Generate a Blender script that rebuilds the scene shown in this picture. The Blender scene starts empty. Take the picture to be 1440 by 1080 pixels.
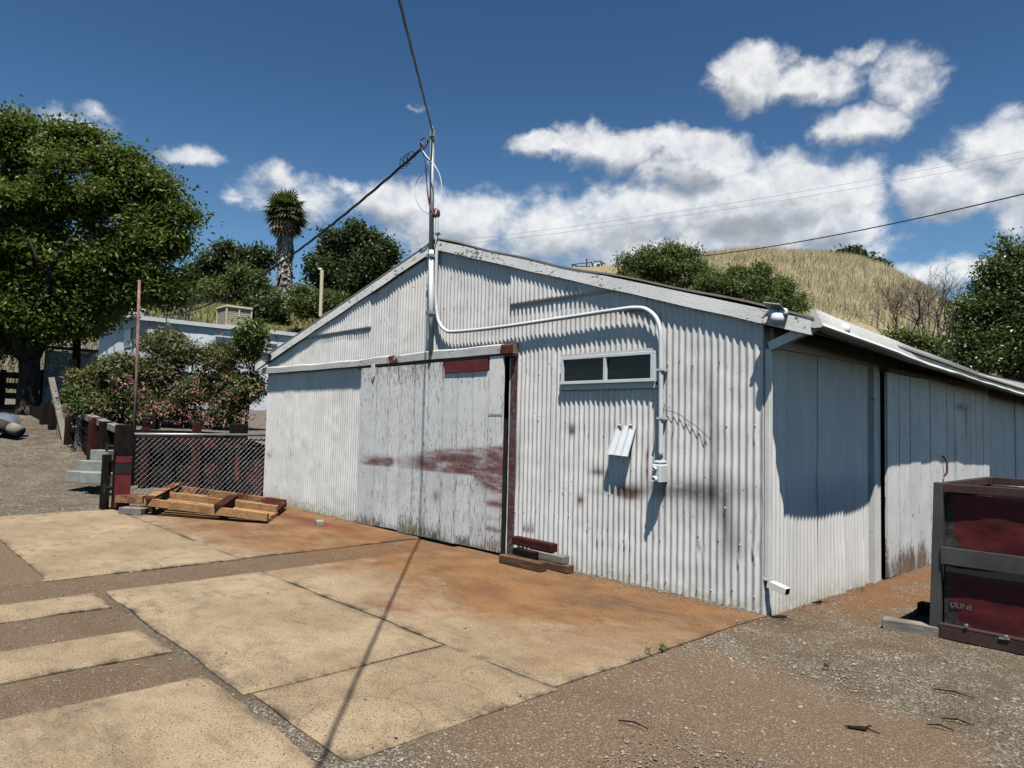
import bpy, bmesh, math, random
import numpy as np
from mathutils import Vector, Matrix, noise as mnoise

S = bpy.context.scene
COL = S.collection
rng = np.random.default_rng(7)
random.seed(7)
V = Vector

# ------------------------------------------------------------------ measured camera
FPX = 998.0
def _cam():
    a = math.atan(920/FPX); p = math.radians(3.2); r = math.radians(1.3)
    fw = np.array([-math.cos(a), math.sin(a), 0]); rt = np.array([math.sin(a), math.cos(a), 0]); up = np.array([0, 0, 1.])
    F = fw*math.cos(p)+up*math.sin(p); U = up*math.cos(p)-fw*math.sin(p)
    R2 = rt*math.cos(r)+U*math.sin(r); U2 = U*math.cos(r)-rt*math.sin(r)
    return F, R2, U2
CF, CR, CU = _cam()
def ray(px, py): return CF*FPX+CR*(px-720)-CU*(py-540)
_t = -1.5/ray(1074, 862)[2]
CAM = np.array([-ray(1074, 862)[0]*_t, -ray(1074, 862)[1]*_t, 1.5])
def front(px, py, y=0.0):            # photo point measured on a plane parallel to the front wall
    v = ray(px, py); return CAM+v*((y-CAM[1])/v[1])
def side(px, py, x=0.0):             # ... parallel to the side wall
    v = ray(px, py); return CAM+v*((x-CAM[0])/v[0])
def gnd(px, py, z=0.0):              # ... on a level plane
    v = ray(px, py); return CAM+v*((z-CAM[2])/v[2])
def at(px, py, Z):                   # ... at a known distance
    return CAM+ray(px, py)/FPX*Z

# ------------------------------------------------------------------ object helpers
def tag(o, label=None, cat=None, group=None, kind=None):
    if label: o['label'] = label
    if cat: o['category'] = cat
    if group: o['group'] = group
    if kind: o['kind'] = kind
    return o
def thing(name, loc, label, cat, group=None, rz=0.0):
    o = bpy.data.objects.new(name, None); COL.objects.link(o)
    o.location = [float(c) for c in loc]; o.rotation_euler = (0, 0, rz); o.empty_display_size = .2
    return tag(o, label, cat, group)
def origin_of(p):
    l = Vector((0, 0, 0))
    while p is not None:
        l = l+p.location; p = p.parent
    return l
class MB:
    """collects polygons; build() links them as one mesh object (vertices given in world space)"""
    def __init__(s): s.v = []; s.f = []; s.m = []
    def poly(s, pts, m=0):
        b = len(s.v); s.v += [tuple(map(float, p)) for p in pts]; s.f.append(tuple(range(b, b+len(pts)))); s.m.append(m)
    def box(s, x0, x1, y0, y1, z0, z1, m=0, M=None, j=0.0):
        c = [(x, y, z) for z in (z0, z1) for y in (y0, y1) for x in (x0, x1)]
        if j: c = [tuple(k+random.uniform(-j, j) for k in p) for p in c]
        if M is not None: c = [tuple(M @ V(p)) for p in c]
        b = len(s.v); s.v += c
        for f in ((0, 2, 3, 1), (4, 5, 7, 6), (0, 1, 5, 4), (2, 6, 7, 3), (0, 4, 6, 2), (1, 3, 7, 5)):
            s.f.append(tuple(b+i for i in f)); s.m.append(m)
    def beam(s, a, b, w, h, up=(0, 0, 1), m=0):
        """rectangular bar from a to b, w across, h along up"""
        a = V(a); b = V(b); d = (b-a).normalized(); u = V(up); sx = d.cross(u)
        if sx.length < 1e-5: sx = d.cross(V((1, 0, 0)))
        sx.normalize(); u = sx.cross(d)
        q = len(s.v)
        for p in (a, b):
            for i, j in ((-1, -1), (1, -1), (1, 1), (-1, 1)):
                s.v.append(tuple(p+sx*(i*w/2)+u*(j*h/2)))
        for f in ((0, 1, 2, 3), (7, 6, 5, 4), (0, 4, 5, 1), (1, 5, 6, 2), (2, 6, 7, 3), (3, 7, 4, 0)):
            s.f.append(tuple(q+i for i in f)); s.m.append(m)
    def tube(s, pts, rad, n=8, m=0, cap=True):
        pts = [V([float(c) for c in p]) for p in pts]
        if not hasattr(rad, '__len__'): rad = [rad]*len(pts)
        q = len(s.v); prev = None
        for i, p in enumerate(pts):
            d = (pts[min(i+1, len(pts)-1)]-pts[max(i-1, 0)])
            if d.length < 1e-9: d = V((0, 0, 1))
            d.normalize()
            if prev is None:
                u = d.cross(V((0, 0, 1)))
                if u.length < .1: u = d.cross(V((1, 0, 0)))
            else:
                u = prev-d*prev.dot(d)
            u.normalize(); prev = u; w = d.cross(u)
            for k in range(n):
                a = 2*math.pi*k/n; s.v.append(tuple(p+(u*math.cos(a)+w*math.sin(a))*rad[i]))
        for i in range(len(pts)-1):
            for k in range(n):
                s.f.append((q+i*n+k, q+i*n+(k+1) % n, q+(i+1)*n+(k+1) % n, q+(i+1)*n+k)); s.m.append(m)
        if cap:
            s.f.append(tuple(q+k for k in range(n))[::-1]); s.m.append(m)
            s.f.append(tuple(q+(len(pts)-1)*n+k for k in range(n))); s.m.append(m)
    def lathe(s, c, prof, n=16, m=0, M=None):
        q = len(s.v)
        for r, z in prof:
            for k in range(n):
                a = 2*math.pi*k/n; p = V((r*math.cos(a), r*math.sin(a), z))
                if M is not None: p = M @ p
                s.v.append(tuple(V(c)+p))
        for i in range(len(prof)-1):
            for k in range(n):
                s.f.append((q+i*n+k, q+i*n+(k+1) % n, q+(i+1)*n+(k+1) % n, q+(i+1)*n+k)); s.m.append(m)
    def prism(s, pts, vec, m=0):
        """polygon pts pushed along vec"""
        n = len(pts); q = len(s.v); vec = V(vec)
        s.v += [tuple(V([float(c) for c in p])) for p in pts]+[tuple(V([float(c) for c in p])+vec) for p in pts]
        s.f.append(tuple(q+i for i in range(n))[::-1]); s.m.append(m)
        s.f.append(tuple(q+n+i for i in range(n))); s.m.append(m)
        for i in range(n):
            s.f.append((q+i, q+(i+1) % n, q+n+(i+1) % n, q+n+i)); s.m.append(m)
    def build(s, name, mats, parent=None, smooth=False, bevel=0.0, loc=None):
        if not isinstance(mats, (list, tuple)): mats = [mats]
        base = origin_of(parent) if parent is not None else V((0, 0, 0))
        own = V((0, 0, 0))
        if loc is not None: own = V([float(c) for c in loc])
        sh = base+own
        me = bpy.data.meshes.new(name)
        me.from_pydata([(v[0]-sh.x, v[1]-sh.y, v[2]-sh.z) for v in s.v], [], s.f)
        for mm in mats: me.materials.append(mm)
        me.polygons.foreach_set('material_index', s.m)
        me.polygons.foreach_set('use_smooth', [smooth]*len(s.f))
        bm = bmesh.new(); bm.from_mesh(me); bmesh.ops.recalc_face_normals(bm, faces=bm.faces); bm.to_mesh(me); bm.free()
        o = bpy.data.objects.new(name, me); COL.objects.link(o)
        o.location = own
        if parent is not None: o.parent = parent
        if bevel:
            b = o.modifiers.new('edge', 'BEVEL'); b.width = bevel; b.segments = 2; b.limit_method = 'ANGLE'
        return o
def np_mesh(name, verts, faces, mats, parent=None, smooth=False, attrs=None, midx=None):
    """verts (N,3) world, faces (M,k) fixed-size polygons"""
    verts = np.asarray(verts, float); faces = np.asarray(faces, np.int32)
    base = origin_of(parent) if parent is not None else V((0, 0, 0))
    me = bpy.data.meshes.new(name); n = len(verts); k = faces.shape[1]
    me.vertices.add(n); me.vertices.foreach_set('co', (verts-np.array(base)).astype(np.float32).ravel())
    me.loops.add(faces.size); me.loops.foreach_set('vertex_index', faces.ravel())
    me.polygons.add(len(faces)); me.polygons.foreach_set('loop_start', np.arange(0, faces.size, k, dtype=np.int32))
    try: me.polygons.foreach_set('loop_total', np.full(len(faces), k, np.int32))
    except Exception: pass
    if not isinstance(mats, (list, tuple)): mats = [mats]
    for mm in mats: me.materials.append(mm)
    if midx is not None: me.polygons.foreach_set('material_index', np.asarray(midx, np.int32))
    me.polygons.foreach_set('use_smooth', np.full(len(faces), smooth))
    for an, arr in (attrs or {}).items():
        arr = np.asarray(arr, np.float32)
        a = me.color_attributes.new(an, 'FLOAT_COLOR', 'POINT')
        full = np.ones((n, 4), np.float32); full[:, :arr.shape[1]] = arr
        a.data.foreach_set('color', full.ravel())
    me.update(calc_edges=True); me.validate()
    o = bpy.data.objects.new(name, me); COL.objects.link(o)
    if parent is not None: o.parent = parent
    return o

# cheap vectorised value noise for baked wear masks and relief
_perm = np.random.default_rng(3).random((64, 64))
def vnoise(x, y):
    xi = np.floor(x).astype(int); yi = np.floor(y).astype(int); fx = x-xi; fy = y-yi
    fx = fx*fx*(3-2*fx); fy = fy*fy*(3-2*fy)
    g = lambda a, b: _perm[a % 64, b % 64]
    return (g(xi, yi)*(1-fx)+g(xi+1, yi)*fx)*(1-fy)+(g(xi, yi+1)*(1-fx)+g(xi+1, yi+1)*fx)*fy
def fbm(x, y, o=4):
    r = 0; a = .5
    for i in range(o): r = r+a*vnoise(x*2**i+17*i, y*2**i+31*i); a *= .5
    return r/(1-.5**o)
def sst(a, b, x):
    t = np.clip((x-a)/(b-a), 0, 1); return t*t*(3-2*t)
def blob(x, y, cx, cy, rx, ry):
    return np.exp(-(((x-cx)/rx)**2+((y-cy)/ry)**2))

# ------------------------------------------------------------------ node helpers
class NM:
    def __init__(s, name, tree=None):
        if tree is None:
            s.mat = bpy.data.materials.new(name); s.mat.use_nodes = True; s.t = s.mat.node_tree
        else: s.t = tree
        s.t.nodes.clear()
    def n(s, typ, ins=None, **props):
        nd = s.t.nodes.new(typ)
        for k, v in props.items(): setattr(nd, k, v)
        for k, v in (ins or {}).items():
            sk = nd.inputs[k]
            if isinstance(v, bpy.types.NodeSocket): s.t.links.new(v, sk)
            elif isinstance(v, bpy.types.Node): s.t.links.new(v.outputs[0], sk)
            else:
                try: sk.default_value = v
                except Exception: sk.default_value = tuple(v)+(1,)
        return nd
    def math(s, op, a, b=0.0, c=0.0, clamp=False):
        return s.n('ShaderNodeMath', {0: a, 1: b, 2: c}, operation=op, use_clamp=clamp).outputs[0]
    def vm(s, op, a, b=(0, 0, 0), out=0):
        return s.n('ShaderNodeVectorMath', {0: a, 1: b}, operation=op).outputs[out]
    def noise(s, vec, scale, detail=4, rough=.55, dist=0.0):
        return s.n('ShaderNodeTexNoise', {'Vector': vec, 'Scale': scale, 'Detail': detail, 'Roughness': rough, 'Distortion': dist}).outputs[0]
    def vor(s, vec, scale, feature='F1', out=0, rnd=1.0):
        return s.n('ShaderNodeTexVoronoi', {'Vector': vec, 'Scale': scale, 'Randomness': rnd}, feature=feature).outputs[out]
    def ramp(s, fac, stops, interp='LINEAR'):
        nd = s.n('ShaderNodeValToRGB', {0: fac}); cr = nd.color_ramp; cr.interpolation = interp
        while len(cr.elements) < len(stops): cr.elements.new(.5)
        for e, (p, c) in zip(cr.elements, stops):
            e.position = p; e.color = (c, c, c, 1) if not hasattr(c, '__len__') else tuple(c)[:3]+(1,)
        return nd.outputs[0]
    def mr(s, v, a, b, c=0.0, d=1.0, smooth=True):
        return s.n('ShaderNodeMapRange', {0: v, 1: a, 2: b, 3: c, 4: d}, interpolation_type='SMOOTHSTEP' if smooth else 'LINEAR').outputs[0]
    def mix(s, f, a, b, blend='MIX'):
        nd = s.n('ShaderNodeMix', data_type='RGBA', blend_type=blend)
        for k, v in ((0, f), (6, a), (7, b)):
            if isinstance(v, bpy.types.NodeSocket): s.t.links.new(v, nd.inputs[k])
            elif k == 0: nd.inputs[0].default_value = v
            else: nd.inputs[k].default_value = (v, v, v, 1) if not hasattr(v, '__len__') else tuple(v)[:3]+(1,)
        return nd.outputs[2]
    def obj(s): return s.n('ShaderNodeTexCoord').outputs['Object']
    def mapv(s, vec, scale=(1, 1, 1), loc=(0, 0, 0), rot=(0, 0, 0)):
        return s.n('ShaderNodeMapping', {'Vector': vec, 'Location': loc, 'Rotation': rot, 'Scale': scale}).outputs[0]
    def offs(s, vec):      # shift the pattern per object
        r = s.n('ShaderNodeObjectInfo').outputs['Random']
        c = s.n('ShaderNodeCombineXYZ', {0: s.math('MULTIPLY', r, 37.0), 1: s.math('MULTIPLY', r, 91.0), 2: s.math('MULTIPLY', r, 53.0)})
        return s.vm('ADD', vec, c.outputs[0])
    def attr(s, name):
        nd = s.n('ShaderNodeAttribute', attribute_name=name)
        sp = s.n('ShaderNodeSeparateColor', {0: nd.outputs['Color']}); return sp.outputs
    def bump(s, h, strength=.5, dist=.01, normal=None):
        ins = {'Height': h, 'Strength': strength, 'Distance': dist}
        if normal is not None: ins['Normal'] = normal
        return s.n('ShaderNodeBump', ins).outputs[0]
    def out(s, color, rough=.7, normal=None, metal=0.0, spec=.3, extra=None):
        ins = {'Base Color': color, 'Roughness': rough, 'Metallic': metal, 'Specular IOR Level': spec}
        if normal is not None: ins['Normal'] = normal
        ins.update(extra or {})
        p = s.n('ShaderNodeBsdfPrincipled', ins)
        s.n('ShaderNodeOutputMaterial', {'Surface': p.outputs[0]}); return s.mat

# ------------------------------------------------------------------ materials
def m_metal(name, base=(.71, .67, .615), attr='wear', chip=.71):
    m = NM(name); P = m.obj()
    w = m.attr(attr)
    n1 = m.noise(m.mapv(P, (1.2, 1.2, .35)), 2.2, 5, .6)
    c = m.mix(m.mr(n1, .35, .75), base, [b*.86 for b in base])
    n2 = m.noise(m.mapv(P, (16, 16, .8)), 3.0, 5, .65)
    c = m.mix(m.math('MULTIPLY', m.mr(n2, .50, .74), .5), c, (.36, .35, .33))
    # dirt splashed up along the bottom edge
    d = m.math('MULTIPLY', w[2], m.mr(m.noise(P, 14, 4, .65), .25, .7))
    c = m.mix(d, c, (.33, .27, .15))
    n3 = m.noise(P, 9, 5, .7)
    sm = m.math('MULTIPLY', w[0], m.mr(n3, .05, .52), clamp=True); c = m.mix(sm, c, (.035, .032, .035))
    ru = m.math('MULTIPLY', w[1], m.mr(n3, .12, .48), clamp=True); c = m.mix(ru, c, (.11, .035, .018))
    ch = m.noise(m.mapv(P, (1, 1, .55)), 38, 3, .6)
    chip_ = m.math('MULTIPLY', m.mr(ch, chip-.035, chip-.01), m.mr(m.noise(P, 1.7, 3), .42, .6))
    c = m.mix(chip_, c, (.10, .085, .075))
    nb = m.bump(m.noise(P, 60, 4, .6), .12, .004)
    return m.out(c, m.mr(n1, .2, .8, .42, .62), nb, spec=.35)
def m_planks(name, base=(.80, .76, .70), under=(.24, .195, .135), red=(.125, .018, .020)):
    """peeling white paint over weathered boards; attr wear: r red overspray, g peel, b grime"""
    m = NM(name); P = m.obj(); w = m.attr('wear'); tn = m.attr('tone')
    Pg = m.mapv(P, (26, 26, 1.1))
    g = m.noise(Pg, 3.0, 6, .62, .4)
    wood = m.mix(m.mr(g, .3, .7), [u*.55 for u in under], [u*1.35 for u in under])
    wood = m.mix(m.mr(m.noise(P, 3, 3), .5, .75), wood, (.10, .085, .07))
    pt = m.mix(m.mr(m.noise(P, 2.4, 5, .6), .35, .7), base, [b*.85 for b in base])
    pt = m.mix(m.math('MULTIPLY', m.mr(m.noise(m.mapv(P, (10, 10, 1.0)), 4, 4), .5, .75), .4), pt, (.47, .45, .41))
    pt = m.mix(m.math('MULTIPLY', tn[0], .35), pt, (.43, .44, .45))
    rn = m.noise(m.mapv(P, (.8, .8, 3.0)), 3.2, 5, .65)
    rm = m.math('MULTIPLY', w[0], m.mr(rn, .18, .60), clamp=True)
    pt = m.mix(m.math('MULTIPLY', rm, .93), pt, red)
    pt = m.mix(m.math('MULTIPLY', w[2], m.mr(m.noise(m.mapv(P, (6, 6, 1)), 4, 5), .3, .65)), pt, (.10, .085, .06))
    pn = m.noise(m.mapv(P, (11, 11, 1.5)), 6.5, 5, .68, .25)
    fl = m.math('ADD', pn, m.math('MULTIPLY', w[1], .62))
    pk = m.mr(fl, .735, .765)
    c = m.mix(pk, pt, wood)
    cr = m.noise(m.mapv(P, (30, 30, .7)), 5.0, 3, .5)
    crk = m.math('MULTIPLY', m.mr(cr, .65, .68), m.mr(m.noise(P, 1.9, 2), .35, .5))
    fk = m.noise(m.mapv(P, (1, 1, .42)), 31, 4, .72); c = m.mix(m.math('MULTIPLY', m.mr(fk, .635, .655), m.mr(m.noise(P, 2.6, 3), .40, .52)), c, (.05, .042, .036))
    c = m.mix(crk, c, (.05, .042, .036))
    h = m.math('SUBTRACT', m.math('MULTIPLY', g, .35), m.math('MULTIPLY', pk, .8))
    return m.out(c, m.mix(pk, .55, .9), m.bump(h, .6, .004), spec=.25)
def m_peel(name, base=(.66, .635, .58), under=(.22, .18, .14), amt=.60, rust=None):
    m = NM(name); P = m.offs(m.obj())
    n1 = m.noise(P, 3, 4); c = m.mix(m.mr(n1, .3, .75), base, [b*.84 for b in base])
    f = m.noise(m.mapv(P, (1, 1, 1.8)), 17, 6, .7, .3); big = m.noise(P, 2.1, 3)
    k = m.mr(m.math('ADD', f, m.math('MULTIPLY', m.math('SUBTRACT', big, .5), .35)), amt, amt+.03)
    un = m.mix(m.mr(m.noise(P, 40, 3), .35, .65), under, [u*.5 for u in under])
    c = m.mix(k, c, un)
    if rust:
        w = m.attr('wear'); r = m.mr(m.math('ADD', m.math('MULTIPLY', w[0], .8), m.math('MULTIPLY', m.noise(m.mapv(P, (1, 1, .5)), 12, 5, .7), .7)), .78, .83)
        c = m.mix(r, c, m.mix(m.mr(m.noise(P, 30, 4), .35, .65), (.055, .018, .012), (.15, .045, .022)))
    return m.out(c, .65, m.bump(m.math('SUBTRACT', m.noise(P, 55, 4), m.math('MULTIPLY', k, .8)), .5, .005), spec=.25)
def m_wood(name, a, b, grain=(1.2, 16, 16), rough=.9, stain=None, knots=False):
    m = NM(name); P = m.offs(m.obj())
    g = m.noise(m.mapv(P, grain), 2.6, 6, .62, .5)
    c = m.mix(m.mr(g, .3, .72), a, b)
    c = m.mix(m.math('MULTIPLY', m.mr(m.noise(P, 4, 4), .45, .7), .5), c, [x*.45 for x in a])
    if stain: c = m.mix(m.mr(m.noise(P, 2.2, 4, .6), .46, .56), c, stain)
    return m.out(c, rough, m.bump(g, .6, .006), spec=.06)
def m_plain(name, c, rough=.6, metal=0.0, var=.25, scale=6, spec=.35, bump=.15):
    m = NM(name); P = m.offs(m.obj())
    k = m.mr(m.noise(P, scale, 5, .6), .3, .75)
    return m.out(m.mix(k, c, [x*(1-var) for x in c]), rough, m.bump(m.noise(P, scale*9, 3), bump, .003), metal=metal, spec=spec)
def m_leaf(name, c1, c2, trans=.25, rough=.5, spec=.35):
    m = NM(name)
    r = m.n('ShaderNodeNewGeometry').outputs['Random Per Island']
    big = m.noise(m.obj(), .55, 3)
    c = m.mix(r, c1, c2)
    c = m.mix(m.math('MULTIPLY', m.mr(big, .4, .65), .45), c, [x*1.5 for x in c2])
    p = m.n('ShaderNodeBsdfPrincipled', {'Base Color': c, 'Roughness': rough, 'Specular IOR Level': spec})
    t = m.n('ShaderNodeBsdfTranslucent', {'Color': m.mix(.5, c, (.22, .30, .03))})
    x = m.n('ShaderNodeMixShader', {0: trans, 1: p.outputs[0], 2: t.outputs[0]})
    m.n('ShaderNodeOutputMaterial', {'Surface': x.outputs[0]}); return m.mat
def m_ground():
    m = NM('gravel_ground'); P = m.obj(); w = m.attr('wear'); w2 = m.attr('tone')
    big = m.noise(P, .55, 5, .6); mid = m.noise(P, 3.2, 5, .62)
    v1 = m.vor(P, 88); c1 = m.vor(P, 88, out=1)
    v2 = m.vor(P, 150); c2 = m.vor(P, 150, out=1)
    s1 = m.n('ShaderNodeSeparateColor', {0: c1}).outputs[0]; s2 = m.n('ShaderNodeSeparateColor', {0: c2}).outputs[1]
    st = m.ramp(s1, [(0, (.05, .042, .032)), (.3, (.145, .123, .092)), (.65, (.265, .23, .175)), (.9, (.42, .375, .295)), (1, (.58, .535, .45))])
    st2 = m.ramp(s2, [(0, (.045, .036, .025)), (.5, (.14, .115, .080)), (1, (.30, .25, .175))])
    gv = m.mix(m.mr(mid, .38, .62), st, st2)
    gv = m.mix(m.math('MULTIPLY', m.mr(v1, .25, .55), .6), gv, (.045, .037, .028))
    fine = m.noise(P, 130, 4, .7)
    dirt = m.mix(m.mr(fine, .3, .7), (.088, .056, .033), (.215, .149, .094))
    dirt = m.mix(m.mr(s2, .86, .93), dirt, (.25, .215, .165))
    dm = m.math('ADD', m.math('MULTIPLY', w[0], .75), m.math('MULTIPLY', m.math('SUBTRACT', m.noise(P, 1.6, 6, .65), .5), .9), clamp=True)
    c = m.mix(m.mr(dm, .18, .82), gv, dirt)
    rm = m.math('MULTIPLY', w[1], m.mr(mid, .2, .6)); c = m.mix(m.math('MULTIPLY', rm, .8), c, m.mix(m.mr(fine, .3, .7), (.13, .055, .022), (.27, .13, .05)))
    c = m.mix(m.math('MULTIPLY', w[2], m.mr(mid, .25, .6)), c, (.05, .043, .036))
    c = m.mix(m.math('MULTIPLY', w2[0], m.mr(m.noise(P, .25, 4), .35, .6)), c, m.mix(m.mr(fine, .3, .7), (.12, .10, .03), (.22, .18, .07)))
    c = m.mix(1.0, c, (1.03, .985, .93), 'MULTIPLY')
    h = m.math('ADD', m.math('MULTIPLY', m.math('SUBTRACT', 1.0, v1), .8), m.math('MULTIPLY', fine, .5))
    h = m.math('ADD', h, m.math('MULTIPLY', m.math('SUBTRACT', 1.0, v2), .5))
    return m.out(c, .92, m.bump(h, .9, .012), spec=.15)
def m_concrete():
    m = NM('concrete'); P = m.obj(); w = m.attr('wear'); w2 = m.attr('tone')
    big = m.noise(P, .8, 5, .6); mid = m.noise(P, 4.5, 6, .65); fine = m.noise(P, 90, 4, .7)
    c = m.mix(m.mr(big, .35, .68), (.215, .160, .102), (.315, .245, .165))
    c = m.mix(m.math('MULTIPLY', m.mr(mid, .45, .7), .7), c, (.155, .12, .08))
    c = m.mix(m.math('MULTIPLY', m.mr(fine, .48, .7), .65), c, (.42, .345, .245))
    c = m.mix(m.math('MULTIPLY', m.mr(m.noise(P, 48, 5, .75), .56, .70), .6), c, (.13, .10, .07))
    c = m.mix(m.math('MULTIPLY', m.mr(m.noise(m.mapv(P, (1, 2.4, 1)), 2.6, 7, .72, .5), .52, .66), .5), c, (.14, .105, .07))
    # rust-coloured soil washed over the slab
    rm = m.math('ADD', w[0], m.math('MULTIPLY', m.math('SUBTRACT', m.noise(m.mapv(P, (1, 1.7, 1)), 1.5, 7, .66, .4), .5), 1.9))
    rr = m.mix(m.mr(m.noise(m.mapv(P, (1, 1.6, 1)), 1.6, 7, .68), .32, .68), (.105, .047, .017), (.215, .110, .048))
    rr = m.mix(m.math('MULTIPLY', m.mr(fine, .45, .7), .5), rr, (.27, .165, .085))
    c = m.mix(m.math('MULTIPLY', m.mr(rm, .16, 1.0), .92), c, rr)
    c = m.mix(m.math('MULTIPLY', w[2], m.mr(mid, .25, .55)), c, (.12, .026, .024))
    dk = m.math('MULTIPLY', w[1], m.mr(m.noise(m.mapv(P, (1, 2.2, 1)), 5, 6, .7), .3, .62)); c = m.mix(dk, c, (.055, .047, .038))
    gl = m.mr(m.math('ADD', m.noise(P, 2.3, 6, .7), m.math('MULTIPLY', w2[0], .5)), .58, .72)
    sp = m.noise(P, 85, 3, .6)
    c = m.mix(m.math('MULTIPLY', m.mr(sp, .595, .635), m.mr(m.noise(P, 1.3, 4), .30, .48)), c, (.045, .038, .03))
    c = m.mix(m.math('MULTIPLY', m.mr(m.noise(P, 140, 2), .70, .74), gl), c, (.03, .026, .022))
    ck = m.vor(m.vm('ADD', P, m.vm('MULTIPLY', m.n('ShaderNodeTexNoise', {'Vector': P, 'Scale': 3.0}).outputs[1], (.5, .5, 0))), .55, 'DISTANCE_TO_EDGE')
    c = m.mix(m.math('MULTIPLY', m.math('MULTIPLY', m.mr(ck, .002, .008, 1, 0), .35), m.mr(mid, .45, .62)), c, (.06, .05, .04))
    # scuffed tyre-sized rings
    for px, py, r in ((615, 984, .27), (508, 1012, .30), (690, 948, .17), (738, 962, .14)):
        cx, cy = (float(k) for k in gnd(px, py)[:2])
        dd = m.vm('LENGTH', m.vm('SUBTRACT', m.vm('ADD', P, m.vm('MULTIPLY', m.n('ShaderNodeTexNoise', {'Vector': P, 'Scale': 3.0, 'Detail': 1.0}).outputs[1], (.06, .06, 0))), (cx+.03, cy+.03, 0)), out=1)
        rg = m.mr(m.math('ABSOLUTE', m.math('SUBTRACT', dd, r)), .003, .008, 1, 0)
        c = m.mix(m.math('MULTIPLY', m.math('MULTIPLY', rg, m.mr(m.noise(P, 5, 3), .40, .56)), .5), c, (.08, .063, .045))
    gn = m.noise(P, 210, 3, .7); c = m.mix(1.0, c, m.ramp(gn, [(.3, .70), (.5, 1.0), (.7, 1.28)]), 'MULTIPLY')
    c = m.mix(1.0, c, (1.0, .955, .88), 'MULTIPLY')
    h = m.math('ADD', m.math('MULTIPLY', fine, .6), m.math('MULTIPLY', m.mr(sp, .62, .70), -.7))
    h = m.math('ADD', h, m.math('MULTIPLY', mid, .8))
    return m.out(c, .88, m.bump(h, .55, .006), spec=.2)
def m_hill():
    m = NM('hill_grass_ground'); P = m.obj(); w = m.attr('wear')
    n1 = m.noise(P, .35, 6, .65); n2 = m.noise(m.mapv(P, (3, 3, .5)), 1.5, 6, .7)
    g = m.mix(m.mr(n2, .3, .7), (.20, .16, .09), (.34, .285, .175))
    g = m.mix(m.mr(n1, .5, .72), g, (.16, .14, .05))
    gr = m.mix(m.mr(n2, .3, .7), (.055, .062, .018), (.15, .14, .048))
    c = m.mix(w[0], g, gr)
    bare = m.mix(m.mr(m.noise(P, 55, 4, .7), .35, .65), (.075, .064, .05), (.21, .185, .15))
    c = m.mix(w[1], c, bare)
    return m.out(c, .95, m.bump(n2, .8, .15), spec=.1)

PAINTED = m_metal('white_painted_corrugated_metal')
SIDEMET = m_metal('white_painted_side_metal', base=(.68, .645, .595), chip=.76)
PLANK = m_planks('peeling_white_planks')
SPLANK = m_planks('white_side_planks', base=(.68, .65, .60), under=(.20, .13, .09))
FASCIA = m_peel('peeling_fascia_paint', base=(.84, .81, .74), amt=.585)
TRIM = m_peel('aged_white_trim', amt=.66)
TRACK = m_peel('rusted_track_paint', base=(.52, .50, .46), amt=.60, rust=True)
REDPAINT = m_plain('oxide_red_paint', (.15, .022, .022), .6, var=.5, scale=7)
JAMB = m_peel('red_and_bare_jamb', base=(.10, .030, .030), under=(.14, .12, .105), amt=.50)
BLACK = m_plain('black_cable', (.012, .012, .013), .5, var=.2)
DARK = m_plain('dark_interior', (.02, .019, .018), .9)
GREYBOARD = m_wood('grey_weathered_wood', (.16, .135, .11), (.26, .235, .20))
DARKWOOD = m_wood('dark_creosote_wood', (.008, .006, .005), (.026, .018, .015))
BROWNWOOD = m_wood('brown_timber', (.075, .038, .022), (.17, .095, .055))
REDBROWN = m_wood('red_stained_timber', (.030, .010, .009), (.075, .024, .019))
PINE = m_wood('new_pine', (.27, .135, .058), (.43, .24, .115), stain=None)
PINEDIRTY = m_wood('weathered_pine', (.21, .11, .052), (.34, .20, .10), stain=(.12, .04, .026))
GALV = m_plain('galvanised_steel', (.38, .39, .39), .45, .6, var=.35, scale=5)
MASTGREY = m_plain('grey_conduit', (.40, .41, .40), .5, .3, var=.3)
CONDUIT = m_plain('white_painted_conduit', (.58, .59, .575), .45, var=.15)
WHITEMET = m_plain('white_enamel', (.64, .65, .645), .42, var=.15, scale=3)
GUTTER = m_plain('aged_white_gutter', (.70, .67, .60), .45, var=.25, scale=2.5)
SOFFIT = m_plain('bare_soffit', (.17, .13, .09), .9, var=.45, scale=3)
ROOFMET = m_plain('dull_roof_metal', (.42, .42, .41), .6, .2, var=.3)
FELT = m_plain('tan_roof_edge', (.30, .26, .21), .9, var=.3)
RUSTPIPE = m_plain('rusted_pipe', (.24, .145, .11), .85, var=.6, scale=9)
STEELBIN = m_plain('scuffed_grey_steel', (.085, .080, .076), .55, .3, var=.45, scale=4)
BINBROWN = m_plain('brown_bin_frame', (.075, .040, .032), .6, .2, var=.5, scale=4)
CONCBLOCK = m_plain('greenish_concrete_block', (.25, .26, .22), .95, var=.3, scale=8)
CREAM = m_plain('cream_metal', (.62, .55, .38), .5, var=.1)
CREAMSLOT = m_plain('cream_louvre', (.50, .44, .30), .6, var=.2)
HOMEWALL = m_plain('pale_siding', (.72, .74, .76), .6, var=.12, scale=2)
ROOFGREY = m_plain('grey_roof_edge', (.13, .13, .13), .8, var=.3)
BARK = m_wood('tree_bark', (.028, .022, .018), (.07, .056, .045), grain=(8, 8, 1.0))
PALEBARK = m_wood('pale_bare_twigs', (.16, .125, .11), (.26, .215, .19), grain=(8, 8, 1))
GREYTWIG = m_wood('grey_bare_twigs', (.10, .075, .062), (.17, .13, .11), grain=(8, 8, 1))
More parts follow.
